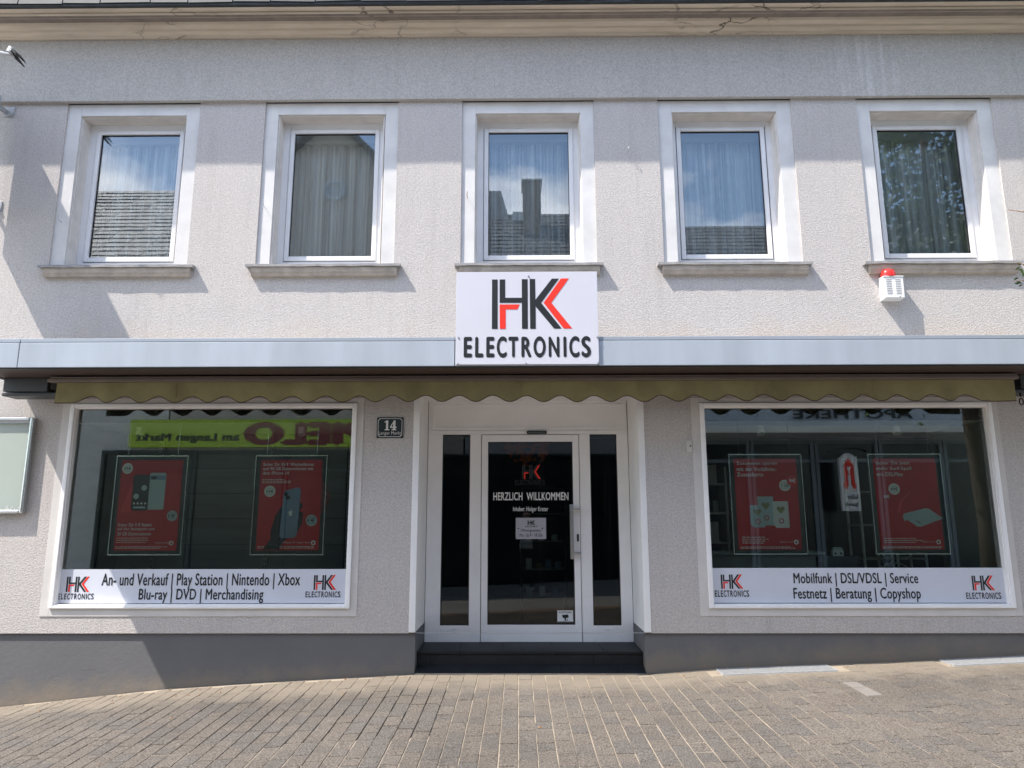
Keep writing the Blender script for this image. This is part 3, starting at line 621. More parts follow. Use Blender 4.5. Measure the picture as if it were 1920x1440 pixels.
# ================================================================== things on and in the front
# curtains behind the upper windows
where = ['the leftmost upper window', 'the second upper window from the left', 'the middle upper window above the sign', 'the second upper window from the right', 'the rightmost upper window above the siren']
for i in range(5):
    sa = SASH[i]; x0, x1 = sa[0]-.12, sa[1]+.12; n = 150; xs_ = np.linspace(x0, x1, n); ph = rng.uniform(0, 6, 4); v = []; f = []
    nfold = [9, 8, 10, 9, 8][i]
    for k, x in enumerate(xs_):
        u = (x-x0)/(x1-x0); a = 2*abs(math.sin(u*nfold*3.1416+ph[0]+1.1*math.sin(u*5+ph[1])))-1; w2 = math.sin(u*nfold*2.1*6.283+ph[2])
        for z, am in ((6.06, .018), (5.4, .05), (4.3, .062)): v.append((x, .42+am*a+am*.35*w2, z))
    for k in range(n-1):
        for q in range(2): f.append((k*3+q, (k+1)*3+q, (k+1)*3+q+1, k*3+q+1))
    c = thing('curtain', ((x0+x1)/2, .42, 4.3), 'pale pleated net curtain behind ' + where[i], 'curtain', 'net curtains of the upper floor')
    MB().add(v, f).build('curtain_fabric', 'curtain', c, smooth=True); MB().box(x0, x1, .36, .50, 6.0, 6.10).build('curtain_box', 'lamp_white', c, bevel=.004)

# main sign
sg = thing('shop_sign', (.085, CY-.02, 3.02), 'white square sign board with black and red monogram over lettering, above the entrance', 'sign')
sx0, sx1, sz0, sz1 = -.592, .762, 3.024, 3.938; SYF = CY-.022
MB().box(sx0, sx1, SYF, SYF+.018, sz0, sz1).build('board', 'sign_white', sg, bevel=.002)
MB().box(-.5, -.42, SYF+.019, -.001, 3.5, 3.56).box(.58, .66, SYF+.019, -.001, 3.5, 3.56).build('bracket', 'galvanised', sg)
def sz(p): return (sx0+(p[0]-97)/1692*(sx1-sx0), sz1-(p[1]-199)/1106*(sz1-sz0))
a0 = sz((525, 283)); a1 = sz((1480, 887)); logo(a0[0], a1[0], a1[1], a0[1], SYF-.002, sg)
a0 = sz((193, 980)); a1 = sz((1697, 1222)); electronics(a0[0], a1[0], a1[1], a0[1], SYF-.003, sg, bold=.026)
for p in ((130, 990), (1775, 990), (130, 1298), (930, 1296), (1778, 1292), (965, 255)):
    q = sz(p); MB().tube([(q[0], SYF-.006, q[1]), (q[0], SYF+.001, q[1])], .008, 8).build('screw', 'steel', sg)

# awning
aw = thing('awning', (.1, -.4, 2.75), 'olive green awning valance with scalloped dark edge below the canopy', 'awning')
AX0, AX1 = -4.672, 4.957; lam = .3375; n = 560; v = []; f = []; edge = []
for k in range(n+1):
    x = AX0+(AX1-AX0)*k/n; ph = (x-AX0-.20)/lam
    if x < AX0+.20 or x > AX1-.26: zb = 2.744
    else: zb = 2.746+.034*(1-math.cos(2*math.pi*ph))
    zb -= .004*(x/5)
    yy = -.40+.006*math.sin(x*2.3)+.004*math.sin(x*7.1); yb = yy-.016*math.cos(2*math.pi*ph+.6*math.sin(x*3.1))+.014*math.sin(x*1.7)+.006*math.sin(x*11.3+1)
    v += [(x, yy, 2.956), (x, yy+.3*(yb-yy), 2.87), (x, yb, zb), (x, yy+.003, 2.956), (x, yy+.3*(yb-yy)+.003, 2.87), (x, yb+.003, zb)]; edge.append((x, yb+.0015, zb))
for k in range(n):
    for q in (0, 1): f.append((k*6+q, (k+1)*6+q, (k+1)*6+q+1, k*6+q+1)); f.append((k*6+q+3, k*6+q+4, (k+1)*6+q+4, (k+1)*6+q+3))
val = MB().add(v, f).build('valance', 'canvas', aw, smooth=True)
MB().tube(edge, .0045, 6).build('binding', 'canvas_binding', val, smooth=True)
for xs_ in (-3.45, -2.3, -1.12, .03, 1.2, 2.38, 3.55):
    MB().tube([(xs_, -.404, 2.953), (xs_+.003, -.408, 2.87), (xs_+.004, -.412, 2.80)], .0035, 5).build('seam', 'canvas', val)
MB().box(AX0-.08, AX1+.035, -.44, -.36, 2.958, 2.992).build('front_rail', 'awning_rail', aw, bevel=.006)
MB().box(AX0-.06, AX1+.03, -.43, -.37, 2.993, 3.012).build('rail_cover', 'awning_rail', aw, bevel=.004)
MB().box(AX0-.1, AX1+.05, -.35, -.12, 2.90, 3.0).build('cassette', 'black_matt', aw, bevel=.01)
for s, ex in ((-1, AX0), (1, AX1)):
    a, c = (ex-.62, ex-.16) if s < 0 else (ex+.14, ex+.60)
    MB().box(a, c, -.30, -.10, 2.885, 3.028).build('end_bracket', 'awning_grey', aw, bevel=.006)
    a, c = (ex-.62, ex-.05) if s < 0 else (ex+.05, ex+.62)
    MB().box(a, c, -.31, -.08, 2.838, 2.874).build('arm', 'awning_grey', aw, bevel=.01)
ex, ez = at(1913, 741, -.3); cx_, cz_ = at(1915, 753, -.3)
cb = MB(); cb.tube([(cx_, -.3, 2.84), (cx_, -.3, 2.80)], .009, 8); cb.tube([(cx_+.02*math.sin(t), -.3, cz_-.0+.033*math.cos(t)) for t in np.linspace(0, 6.28, 17)], .006, 8)
cb.build('crank_eye', 'black_matt', aw, smooth=True)

# siren
si = thing('alarm_siren', (4.02, -.06, 3.9), 'white louvred alarm siren box with red strobe dome under the right window', 'alarm siren')
sv = MB(); x0, x1 = 3.918, 4.128
sv.add([(x0, -.001, 3.895), (x1, -.001, 3.895), (x1, -.115, 3.905), (x0, -.115, 3.905), (x0, -.001, 4.135), (x1, -.001, 4.135), (x1, -.115, 4.135), (x0, -.115, 4.135)], [(0, 1, 2, 3), (4, 7, 6, 5), (0, 4, 5, 1), (1, 5, 6, 2), (2, 6, 7, 3), (3, 7, 4, 0)]).build('housing', 'siren_white', si, bevel=.006)
MB().box(x0-.004, x1+.004, -.121, -.001, 4.136, 4.148).build('lid', 'siren_white', si, bevel=.003)
vs = MB()
for c in (.055, .152):
    for k in range(9): z = 3.945+k*.0195; vs.box(x0+c-.028, x0+c+.028, -.1165, -.112, z, z+.0075)
for k in range(9): z = 3.945+k*.0195; vs.box(x0-.0012, x0+.004, -.085, -.035, z, z+.0075)
vs.build('louvre_slots', 'ink_grey', si)['kind'] = 'stuff'
dv = []; dfc = []; nu, nv = 14, 7
for a in range(nv+1):
    th = a/nv*math.pi/2
    for k in range(nu): q = 2*math.pi*k/nu; rr = .078*(math.cos(th)**.5); dv.append((4.0+rr*math.cos(q), -.062+rr*.85*math.sin(q), 4.148+.088*math.sin(th)**.9))
for a in range(nv):
    for k in range(nu): j = (k+1) % nu; dfc.append((a*nu+k, a*nu+j, (a+1)*nu+j, (a+1)*nu+k))
MB().add(dv, dfc).build('strobe_dome', 'siren_red', si, smooth=True)
MB().tube([(4.075, -.117, 3.918), (4.075, -.113, 3.918)], .006, 8).build('screw', 'dark_metal', si)

# house number plate
hn = thing('house_number_plate', (-1.349, -.012, 2.428), 'small black enamel plate with white number 14 and street name', 'sign')
x0, x1, z0, z1 = -1.489, -1.21, 2.428, 2.648
mat('enamel_blue', (.018, .028, .036), .3)
MB().box(x0, x1, -.014, -.001, z0, z1).build('plate', 'enamel_blue', hn, bevel=.003)
e, c = .014, .02
def oct_(e): return [(x0+e+c, z0+e), (x1-e-c, z0+e), (x1-e, z0+e+c), (x1-e, z1-e-c), (x1-e-c, z1-e), (x0+e+c, z1-e), (x0+e, z1-e-c), (x0+e, z0+e+c)]
o1, o2 = oct_(.012), oct_(.017); k8 = len(o1)
MB().add([(p[0], -.0155, p[1]) for p in o1+o2], [(i, (i+1) % 8, 8+(i+1) % 8, 8+i) for i in range(8)]).build('border', 'ink_white', hn)
dg = MB(); X = lambda u: x0+.075+u*.13; Z = lambda w: z0+.082+w*.105
dg.poly([(X(p[0]), Z(p[1])) for p in ((.06, 0), (.44, 0), (.44, .1), (.34, .12), (.34, 1), (.24, 1), (.04, .86), (.04, .78), (.17, .8), (.17, .12), (.06, .1))], -.0155)
dg.poly([(X(p[0]), Z(p[1])) for p in ((.62, 0), (1.0, 0), (1.0, .08), (.93, .11), (.93, .24), (1.03, .24), (1.03, .36), (.93, .36), (.93, 1), (.8, 1), (.5, .36), (.5, .24), (.74, .24), (.74, .11), (.62, .08))], -.0155)
dg.build('digits', 'ink_white', hn)
MB().poly([(X(p[0]), Z(p[1])) for p in ((.6, .36), (.74, .36), (.74, .72))], -.0162).build('digit_counter', 'enamel_blue', hn)
lettering('Langer Markt', x0+.024, x1-.024, z0+.026, z0+.07, -.0155, 'ink_white', hn, bold=0)

# small junction box beside the right shop window
jb = thing('junction_box', (1.779, -.01, 2.273), 'small off-white junction box on the wall left of the right shop window', 'electric box')
MB().box(1.752, 1.808, -.022, -.001, 2.273, 2.395).build('box', 'card_pale', jb, bevel=.004); MB().tube([(1.79, -.026, 2.337), (1.79, -.021, 2.337)], .008, 10).build('cable_hole', 'black_matt', jb)
MB().box(1.764, 1.776, -.026, -.0215, 2.30, 2.385).build('clip', 'card_pale', jb)

# notice case at the left edge
cs = thing('notice_case', (-5.5, -.03, 1.655), 'wall mounted notice case with silver rounded frame and pale green back at the left edge', 'notice case')
x0, x1, z0, z1 = -5.95, -5.098, 1.655, 2.652
MB().frame(x0, x1, z0, z1, .036, -.07, -.002).build('frame', 'chrome', cs, bevel=.016, seg=3)
MB().box(x0+.037, x1-.037, -.03, -.003, z0+.037, z1-.037).build('back_panel', 'case_panel', cs)
MB().box(x0+.037, x1-.037, -.055, -.0305, z1-.06, z1-.037).build('top_strip', 'galvanised', cs)  # galvanised strip along the top, inside the case frame
scr = MB()
for k in range(26):
    px_ = x1-.045-abs(random.gauss(0, .1)); pz_ = z0+.04+abs(random.gauss(0, .014)); scr.poly([(px_, pz_), (px_+random.uniform(.004, .02), pz_+random.uniform(-.004, .004)), (px_+random.uniform(.002, .01), pz_+random.uniform(.006, .02))], -.0312)
scr.build('torn_tape', 'ink_white', cs)

# hooks
for (px_, py_), lb in (((113, 415), 'bent wire hook on the surround of the leftmost upper window'), ((496, 388), 'bent wire hook left of the second upper window'), ((876, 370), 'rusty bent hook left of the middle upper window'), ((1176, 288), 'small hook on the stucco right of the middle upper window')):
    hx, hz = at(px_, py_, .0); yb = .0 if px_ == 1176 else .02
    o = MB().tube([(hx, yb, hz), (hx, yb-.05, hz+.004), (hx+.004, yb-.075, hz+.02), (hx+.006, yb-.07, hz+.045), (hx+.002, yb-.055, hz+.05)], .0035, 6).build('wall_hook', 'twig' if px_ == 876 else 'galvanised')
    tag(o, lb, 'hook', 'wire hooks on the upper wall')

# projecting sign off the left edge, its brackets and its floodlight
bs = thing('projecting_sign', (-5.92, -.6, 4.93), 'pale projecting sign box bracketed off the wall at the far left edge', 'sign')
MB().box(-5.985, -5.868, -1.25, -.125, 4.93, 6.34).build('sign_box', 'canopy_metal', bs, bevel=.012)
for z in (6.20, 5.04):
    bk = MB(); bk.box(-5.905, -5.79, -.012, -.001, z-.05, z+.07); bk.box(-5.90, -5.872, -.125, -.012, z-.02, z+.03); bk.tube([(-5.82, -.03, z-.02), (-5.82, -.012, z-.02)], .02, 8)
    bk.build('bracket', 'galvanised', bs, bevel=.003)
fl_ = thing('floodlight', (-5.45, -.62, 6.4), 'white floodlight with dark louvres on an arm at the upper left edge', 'floodlight')
fx, fz = at(2, 98, -.62)
MB().tube([(-6.3, -.02, 6.70), (-6.25, -.5, 6.68), (fx-.1, -.62, fz+.02), (fx+.12, -.62, fz-.035)], .016, 8).build('arm', 'siren_white', fl_, smooth=True)
p1 = at(14, 97, -.62); p2 = at(30, 100, -.62)
hb_ = MB(); hb_.add([(p[0], y, p[1]) for y in (-.68, -.56) for p in (at(18, 101, -.62), at(24, 92, -.62), at(31, 95, -.62), at(27, 104, -.62))], [(0, 1, 2, 3), (7, 6, 5, 4), (0, 4, 5, 1), (1, 5, 6, 2), (2, 6, 7, 3), (3, 7, 4, 0)]); hb_.build('lamp_body', 'siren_white', fl_, bevel=.006)
for (a, c) in (((26, 101), (37, 117)), ((28, 98), (39, 110)), ((30, 96), (38, 107)), ((22, 104), (36, 117))):
    q0 = at(*a, -.62); q1 = at(*c, -.62); lv = MB(); nx = (q1[1]-q0[1], -(q1[0]-q0[0])); ln = math.hypot(*nx); nx = (nx[0]/ln*.003, nx[1]/ln*.003)
    lv.add([(q[0]+s*nx[0], y, q[1]+s*nx[1]) for y in (-.70, -.54) for q, s in ((q0, -1), (q0, 1), (q1, 1), (q1, -1))], [(0, 1, 2, 3), (7, 6, 5, 4), (0, 4, 5, 1), (1, 5, 6, 2), (2, 6, 7, 3), (3, 7, 4, 0)]); lv.build('louvre', 'dark_metal', fl_)

# banners in the shop windows
def banner(x0, x1, z0, z1, label, lines, logos):
    y = .040; t = thing('window_banner', ((x0+x1)/2, y, z0), label, 'banner', 'white lettering strips in the shop windows')
    MB().box(x0, x1, y, y+.004, z0, z1).build('strip', 'banner_white', t)
    for s, a, c in lines: px_text(s, a, c, y-.0025, 'ink_black', t, bold=.013)
    for (a, c, d, e) in logos:
        q0 = at(*a, y-.0015); q1 = at(*c, y-.0015); logo(q0[0], q1[0], q1[1], q0[1], y-.0015, t); px_electronics(d, e, y-.0025, t)
banner(LWIN[0]+.056, LWIN[1]-.056, .757, 1.092, 'white banner strip along the bottom of the left shop window',
       [('An- und Verkauf | Play Station | Nintendo | Xbox', (192, 1075), (562, 1105)), ('Blu-ray | DVD | Merchandising', (261, 1104), (493, 1131))],
       [((126, 1081), (167, 1110), (109, 1113), (175, 1124)), ((589, 1078), (630, 1106), (573, 1109), (638, 1120))])
banner(RWIN[0]+.056, RWIN[1]-.056, .757, 1.098, 'white banner strip along the bottom of the right shop window',
       [('Mobilfunk | DSL/VDSL | Service', (1487, 1074), (1723, 1100)), ('Festnetz | Beratung | Copyshop', (1487, 1102), (1728, 1129))],
       [((1351, 1077), (1394, 1104), (1340, 1107), (1405, 1119)), ((1821, 1079), (1866, 1107), (1811, 1111), (1878, 1123))])

# posters
def round_mark(t, x, z, r, y, base='ink_white', inner='poster_red'):
    MB().disc(x, z, r, y, 24).build('logo_disc', base, t)
    MB().disc(x, z-.05*r, r*.52, y-.0008, 20).poly([(x-.05*r, z+.42*r), (x+.38*r, z+.80*r), (x+.1*r, z+.30*r)], y-.0008).build('logo_drop', inner, t)
def poster(xc, label):
    y = .22; xc *= .9772; z0, z1 = 1.6-.379, 2.2725; x0, x1 = xc-.389, xc+.389
    t = thing('poster_frame', (xc, y, z0), label, 'poster', 'red posters in silver frames in the shop windows')
    MB().frame(x0, x1, z0, z1, .012, y-.012, y+.012).build('frame', 'chrome', t, bevel=.003)
    MB().box(x0+.013, x1-.013, y+.004, y+.008, z0+.013, z1-.013).build('backing', 'mat_black', t)
    MB().box(x0+.058, x1-.058, y, y+.003, z0+.05, z1-.052).build('print', 'poster_red', t)
    for xx in (x0+.12, x1-.12): MB().tube([(xx, y, z1), (xx, y+.01, 2.612)], .0025, 5).build('hanging_wire', 'chrome', t)
    round_mark(t, x1-.115, z0+.128, .024, y-.002)
    lettering('Together we can', x1-.29, x1-.15, z0+.121, z0+.137, y-.002, 'ink_white', t, bold=0)
    return t, x0, x1, z0, z1, y-.002
def small_print(t, x, z, w, y, n=3, dz=.022):
    b = MB(); r = random.Random(int(x*100))
    for k in range(n):
        xx = x; end = x+w*r.uniform(.75, 1)
        while xx < end:
            l = r.uniform(.012, .04); b.poly([(xx, z-k*dz), (xx+l, z-k*dz), (xx+l, z-k*dz+.007), (xx, z-k*dz+.007)], y); xx += l+.008
    b.build('small_print', 'poster_paper', t)['kind'] = 'stuff'
def price(t, x, z, r, s, y, m='poster_paper', ink='ink_black'):
    MB().disc(x, z, r, y, 26).build('price_disc', m, t); lettering(s, x-r*.68, x+r*.68, z-r*.32, z+r*.32, y-.001, ink, t, bold=.01)
    MB().box(x-r*.5, x+r*.5, y-.0012, y-.0008, z+r*.48, z+r*.53).box(x-r*.5, x+r*.5, y-.0012, y-.0008, z-r*.53, z-r*.48).build('price_rule', ink, t)

t, x0, x1, z0, z1, y = poster(-4.035, 'red poster with two phones, leftmost in the left shop window')
price(t, x0+.125, z1-.14, .058, '29€', y); price(t, x1-.13, z0+.41, .056, '1€', y, 'poster_grey')
MB().poly([(x0+.09, z0+.45), (x0+.17, z0+.72), (x0+.24, z0+.80), (x0+.25, z0+.6), (x0+.2, z0+.45)], y).build('picture_shape', 'poster_red_light', t)
def rrect(xa, xb, za, zb, r, n=5):
    p = []
    for cx, cz, a in ((xb-r, za+r, -90), (xb-r, zb-r, 0), (xa+r, zb-r, 90), (xa+r, za+r, 180)):
        for k in range(n+1): q = math.radians(a+90*k/n); p.append((cx+r*math.cos(q), cz+r*math.sin(q)))
    return p
MB().poly(rrect(x0+.375, x0+.55, z0+.475, z0+.865, .02), y).build('phone_back', 'poster_grey', t)
MB().box(x0+.382, x0+.543, y-.002, y-.001, z0+.79, z0+.835).build('camera_bar', 'poster_blue', t); MB().poly(rrect(x0+.39, x0+.45, z0+.797, z0+.828, .014), y-.0025).build('camera_lens', 'poster_dark', t)
MB().poly(rrect(x0+.20, x0+.378, z0+.465, z0+.845, .02), y-.001).build('phone_front', 'poster_dark', t)
MB().disc(x0+.325, z0+.705, .03, y-.002, 20).disc(x0+.245, z0+.615, .03, y-.002, 20).poly(rrect(x0+.225, x0+.355, z0+.488, z0+.508, .008), y-.002).build('screen_icons', 'poster_grey', t)
MB().disc(x0+.23, z0+.54, .011, y-.002, 12).disc(x0+.27, z0+.54, .011, y-.002, 12).disc(x0+.31, z0+.54, .011, y-.002, 12).disc(x0+.35, z0+.54, .011, y-.002, 12).build('app_icons', 'poster_paper', t)
for k, s in enumerate(('Sicher Dir 5 € Rabatt', 'auf den Basispreis und', '20 GB Datenvolumen')): lettering(s, x0+.08, x0+.08+(.36, .39, .36)[k], z0+.30-k*.047, z0+.335-k*.047, y, 'ink_white', t, bold=.006)
small_print(t, x0+.08, z0+.175, .36, y); small_print(t, x0+.075, z0+.085, .62, y, 2, .014)

t, x0, x1, z0, z1, y = poster(-2.497, 'red poster of a hand holding a blue phone, second in the left shop window')
for k, s in enumerate(('Sicher Dir 50 € Wechselbonus', 'und 90 GB Datenvolumen mit', 'dem iPhone 14')): lettering(s, x0+.085, x0+.085+(.545, .54, .28)[k], z1-.115-k*.047, z1-.08-k*.047, y, 'ink_white', t, bold=.006)
small_print(t, x0+.085, z1-.265, .30, y, 3, .017)
price(t, x0+.172, z1-.385, .06, '59€', y); price(t, x1-.145, z0+.36, .06, '1€', y, 'poster_grey')
b = MB()
for k in range(9): b.ring(x1-.22, z0+.60, .10+k*.018, .1035+k*.018, y, 28)
b.build('wave_lines', 'poster_red_light', t)
MB().poly([(x0+.13, z0+.056), (x0+.30, z0+.056), (x0+.36, z0+.16), (x0+.47, z0+.20), (x0+.535, z0+.33), (x0+.54, z0+.44), (x0+.50, z0+.46), (x0+.53, z0+.50), (x0+.53, z0+.54), (x0+.48, z0+.54), (x0+.30, z0+.50), (x0+.245, z0+.41), (x0+.205, z0+.25), (x0+.21, z0+.17)], y).build('hand_picture', 'poster_dark', t)
MB().poly([(x0+.30, z0+.19), (x0+.33, z0+.175), (x0+.46, z0+.18), (x0+.485, z0+.21), (x0+.505, z0+.68), (x0+.48, z0+.71), (x0+.34, z0+.675), (x0+.32, z0+.64)], y-.001).build('phone_picture', 'poster_blue', t)
MB().disc(x0+.345, z0+.635, .022, y-.002, 16).disc(x0+.372, z0+.60, .022, y-.002, 16).build('camera_lens', 'poster_dark', t)
MB().poly([(x0+.385, z0+.45), (x0+.395, z0+.41), (x0+.41, z0+.405), (x0+.425, z0+.42), (x0+.42, z0+.44), (x0+.427, z0+.455), (x0+.41, z0+.463)], y-.002).poly([(x0+.405, z0+.468), (x0+.418, z0+.485), (x0+.413, z0+.468)], y-.002).build('fruit_mark', 'poster_paper', t)
lettering('iPhone 14', x0+.345, x0+.47, z0+.122, z0+.142, y-.002, 'ink_white', t, bold=0); small_print(t, x0+.075, z0+.085, .62, y, 2, .014)

t, x0, x1, z0, z1, y = poster(2.695, 'red poster with three pale cards, left one in the right shop window')
for k, s in enumerate(('Zusammen sparen', 'mit der Vodafone-', 'Zusatzkarte')): lettering(s, x0+.085, x0+.085+(.43, .42, .28)[k], z1-.125-k*.057, z1-.083-k*.057, y, 'ink_white', t, bold=.006)
MB().disc(x0+.665, z1-.285, .056, y-.0005, 26).build('price_disc', 'poster_red_light', t); lettering('9€', x0+.635, x0+.70, z1-.305, z1-.265, y-.002, 'ink_white', t)
price(t, x0+.585, z1-.335, .06, '5 GB', y)
for k, (xa, za, w, h) in enumerate(((.20, .28, .15, .23), (.285, .30, .165, .30), (.44, .275, .165, .275))):
    yy = y-.001-(.001 if k != 1 else 0)
    MB().poly([(x0+xa+.03, z0+za), (x0+xa+w, z0+za), (x0+xa+w, z0+za+h), (x0+xa, z0+za+h), (x0+xa, z0+za+.03)], yy).build('card', 'poster_grey' if k != 2 else 'card_pale', t)
    hx, hz = x0+xa+w*.5, z0+za+h*.68; s = .042
    MB().poly([(hx, hz-s), (hx+s, hz+.1*s), (hx+.95*s, hz+.6*s), (hx+.5*s, hz+.85*s), (hx, hz+.5*s), (hx-.5*s, hz+.85*s), (hx-.95*s, hz+.6*s), (hx-s, hz+.1*s)], yy-.001).build('heart', 'canvas', t)
    MB().ring(hx, z0+za+h*.26, .018, .028, yy-.001, 20).build('card_mark', 'poster_red', t)
small_print(t, x0+.10, z0+.175, .28, y, 4, .02); small_print(t, x0+.08, z0+.075, .62, y, 2, .012)

t, x0, x1, z0, z1, y = poster(4.212, 'red poster with a white router, right one in the right shop window')
for k, s in enumerate(('Sicher Dir jetzt', 'mehr Surf-Spaß', 'mit DSLMax')): lettering(s, x0+.085, x0+.085+(.36, .375, .28)[k], z1-.125-k*.057, z1-.083-k*.057, y, 'ink_white', t, bold=.006)
price(t, x0+.255, z1-.375, .06, '49€', y); lettering('0€', x0+.14, x0+.20, z1-.47, z1-.435, y, 'ink_white', t)
MB().poly([(x0+.33, z0+.42), (x0+.56, z0+.475), (x0+.60, z0+.47), (x0+.73, z0+.375), (x0+.725, z0+.365), (x0+.50, z0+.285), (x0+.46, z0+.285), (x0+.36, z0+.355), (x0+.335, z0+.34), (x0+.315, z0+.385)], y-.001).build('router_picture', 'poster_grey', t)
MB().poly([(x0+.45, z0+.345), (x0+.458, z0+.35), (x0+.50, z0+.322), (x0+.492, z0+.317)], y-.002).build('router_slot', 'poster_dark', t)
MB().poly([(x0+.26, z0+.44), (x0+.30, z0+.55), (x0+.43, z0+.66), (x0+.42, z0+.63), (x0+.33, z0+.55), (x0+.30, z0+.44)], y).build('picture_shape', 'poster_red_light', t)
small_print(t, x0+.10, z0+.16, .40, y, 3, .02); small_print(t, x0+.08, z0+.075, .62, y, 2, .012)

# lamps under the niche ceilings
for px_, lb in ((265, 'left spot lamp under the ceiling of the left shop window'), (567, 'right spot lamp under the ceiling of the left shop window'), (1425, 'left spot lamp under the ceiling of the right shop window'), (1678, 'right spot lamp under the ceiling of the right shop window')):
    lx, lz = at(px_, 800, .5); t = thing('spot_lamp', (lx, .5, 2.53), lb, 'lamp', 'spot lamps in the shop windows')
    MB().box(lx-.035, lx+.035, .46, .54, 2.58, 2.611).build('mount', 'lamp_white', t, bevel=.004); MB().tube([(lx, .5, 2.58), (lx, .47, 2.52)], .04, 14).build('lamp_head', 'lamp_white', t)
    MB().tube([(lx+.0, .4695, 2.519), (lx, .469, 2.518)], .03, 14).build('lamp_face', 'poster_grey', t)
# things standing in the right window and the shop
hx, hz = at(1678, 1082, .55)
o = MB().tube([(hx+.2*math.cos(a), .55, hz-.02+.17*math.sin(a)) for a in np.linspace(0, 6.2832, 33)], .009, 8).build('hoop', 'card_pale'); tag(o, 'thin white hoop behind the banner of the right shop window', 'hoop')
hx, hz = at(1570, 1034, .6); t = thing('adapter', (hx, .6, hz-.05), 'small pale adapter box low in the right shop window', 'adapter')
MB().box(hx-.06, hx+.06, .58, .63, hz-.05, hz+.02).build('body', 'card_pale', t, bevel=.006); MB().box(hx-.05, hx+.05, .58, .62, hz+.021, hz+.045).build('top', 'poster_grey', t, bevel=.004)
MB().box(hx-.04, hx-.02, .5785, .5795, hz-.03, hz-.01).box(hx+.02, hx+.04, .5785, .5795, hz-.03, hz-.01).build('socket', 'black_matt', t)
MB().box(hx-.2, hx+.2, .55, .7, .70, hz-.051).build('pedestal', 'room_dark', t)
for k, xx in enumerate((4.35, 4.75)):
    t = thing('shelf_rack', (xx, 1.6, .26), 'dim metal shelf rack %s behind the right shop window' % ('nearer the door' if k == 0 else 'at the right wall'), 'shelf')
    for a in (-.17, .17):
        for yy in (1.45, 1.8): MB().box(xx+a-.012, xx+a+.012, yy-.012, yy+.012, .26, 2.35).build('post', 'room_light', t)
    for z in (.7, 1.1, 1.5, 1.9, 2.3): MB().box(xx-.18, xx+.18, 1.44, 1.82, z, z+.02).build('shelf', 'room_wall', t)
for xx, yy, lb in ((2.45, 2.6, 'tall shelf of boxed goods behind the left red poster of the right shop window'), (3.55, 3.0, 'tall shelf of boxed goods at the middle of the right shop window')):
    t = thing('goods_shelf', (xx, yy, .26), lb, 'shelf', 'goods shelves inside the shop'); rr = random.Random(int(xx*100))
    for a in (-.45, .42): MB().box(xx+a, xx+a+.03, yy, yy+.35, .26, 2.3).build('side_panel', 'card_pale', t)
    for z in (.45, .85, 1.25, 1.65, 2.05):
        MB().box(xx-.419, xx+.419, yy+.001, yy+.349, z, z+.025).build('shelf', 'card_pale', t); x_ = xx-.40
        while x_ < xx+.3:
            w = rr.uniform(.07, .16); h = rr.uniform(.12, .3); MB().box(x_, x_+w, yy+.03, yy+.25, z+.026, z+.026+h).build('boxed_item', rr.choice(['card_pale', 'box_brown', 'poster_blue', 'poster_red', 'sign_white', 'rack_metal']), t, bevel=.004); x_ += w+rr.uniform(.005, .05)
t = thing('counter', (2.9, 1.75, .26), 'low white sales counter in the dim shop behind the right shop window', 'counter')
MB().box(2.2, 3.7, 1.6, 1.9, .26, 1.15).build('body', 'card_pale', t, bevel=.01); MB().box(2.15, 3.75, 1.55, 1.95, 1.151, 1.19).build('top', 'room_light', t, bevel=.006)
# glass cabinet seen through the door
t = thing('display_cabinet', (.32, 1.9, .26), 'dark display cabinet with small goods behind the glass door', 'cabinet')
MB().frame(.02, .62, .27, 2.0, .03, 1.9, 2.35).build('carcass', 'dark_metal', t)
for z in (.62, .95, 1.3, 1.65): MB().box(.051, .589, 1.92, 2.33, z, z+.012).build('shelf', 'rack_metal', t)
for z, n_ in ((.962, 4), (.632, 3), (1.312, 3)):
    for k in range(n_):
        xx = .09+k*.5/n_; h = random.uniform(.05, .13); o = MB().box(xx, xx+.075, 1.95, 2.05, z+.001, z+h).build('boxed_item', random.choice(['card_pale', 'box_brown', 'poster_grey', 'poster_blue']), t, bevel=.004)
MB().box(.051, .589, 2.34, 2.35, .31, 1.95).build('back', 'room_dark', t)
# orange leaf garland at the top of the door
gx0, gz0 = at(945, 832, .9); gx1, gz1 = at(1027, 880, .9); b = MB()
for k in range(130):
    u = random.random(); x = gx0+u*(gx1-gx0); z = gz0-abs(random.gauss(0, .09))*(1.3-abs(u-.5)); y = .9+random.uniform(-.04, .04); s = random.uniform(.016, .034); a = random.uniform(0, 6.28)
    b.add([(x+s*r*math.cos(a+q), y+random.uniform(-.01, .01), z+s*r*math.sin(a+q)) for q, r in ((0, 1.3), (1.2, .7), (2.2, 1), (3.14, .5), (4.1, 1), (5.1, .7))], [(0, 1, 2, 3, 4, 5)])
t = thing('leaf_garland', ((gx0+gx1)/2, .9, gz1), 'orange leaf garland hanging at the top of the glass door', 'garland'); b.build('leaves', 'leaf_orange', t); MB().tube([(gx0-.05, .9, gz0+.03), ((gx0+gx1)/2, .9, gz0-.0), (gx1+.05, .9, gz0+.03)], .004, 5).build('string', 'twig', t)

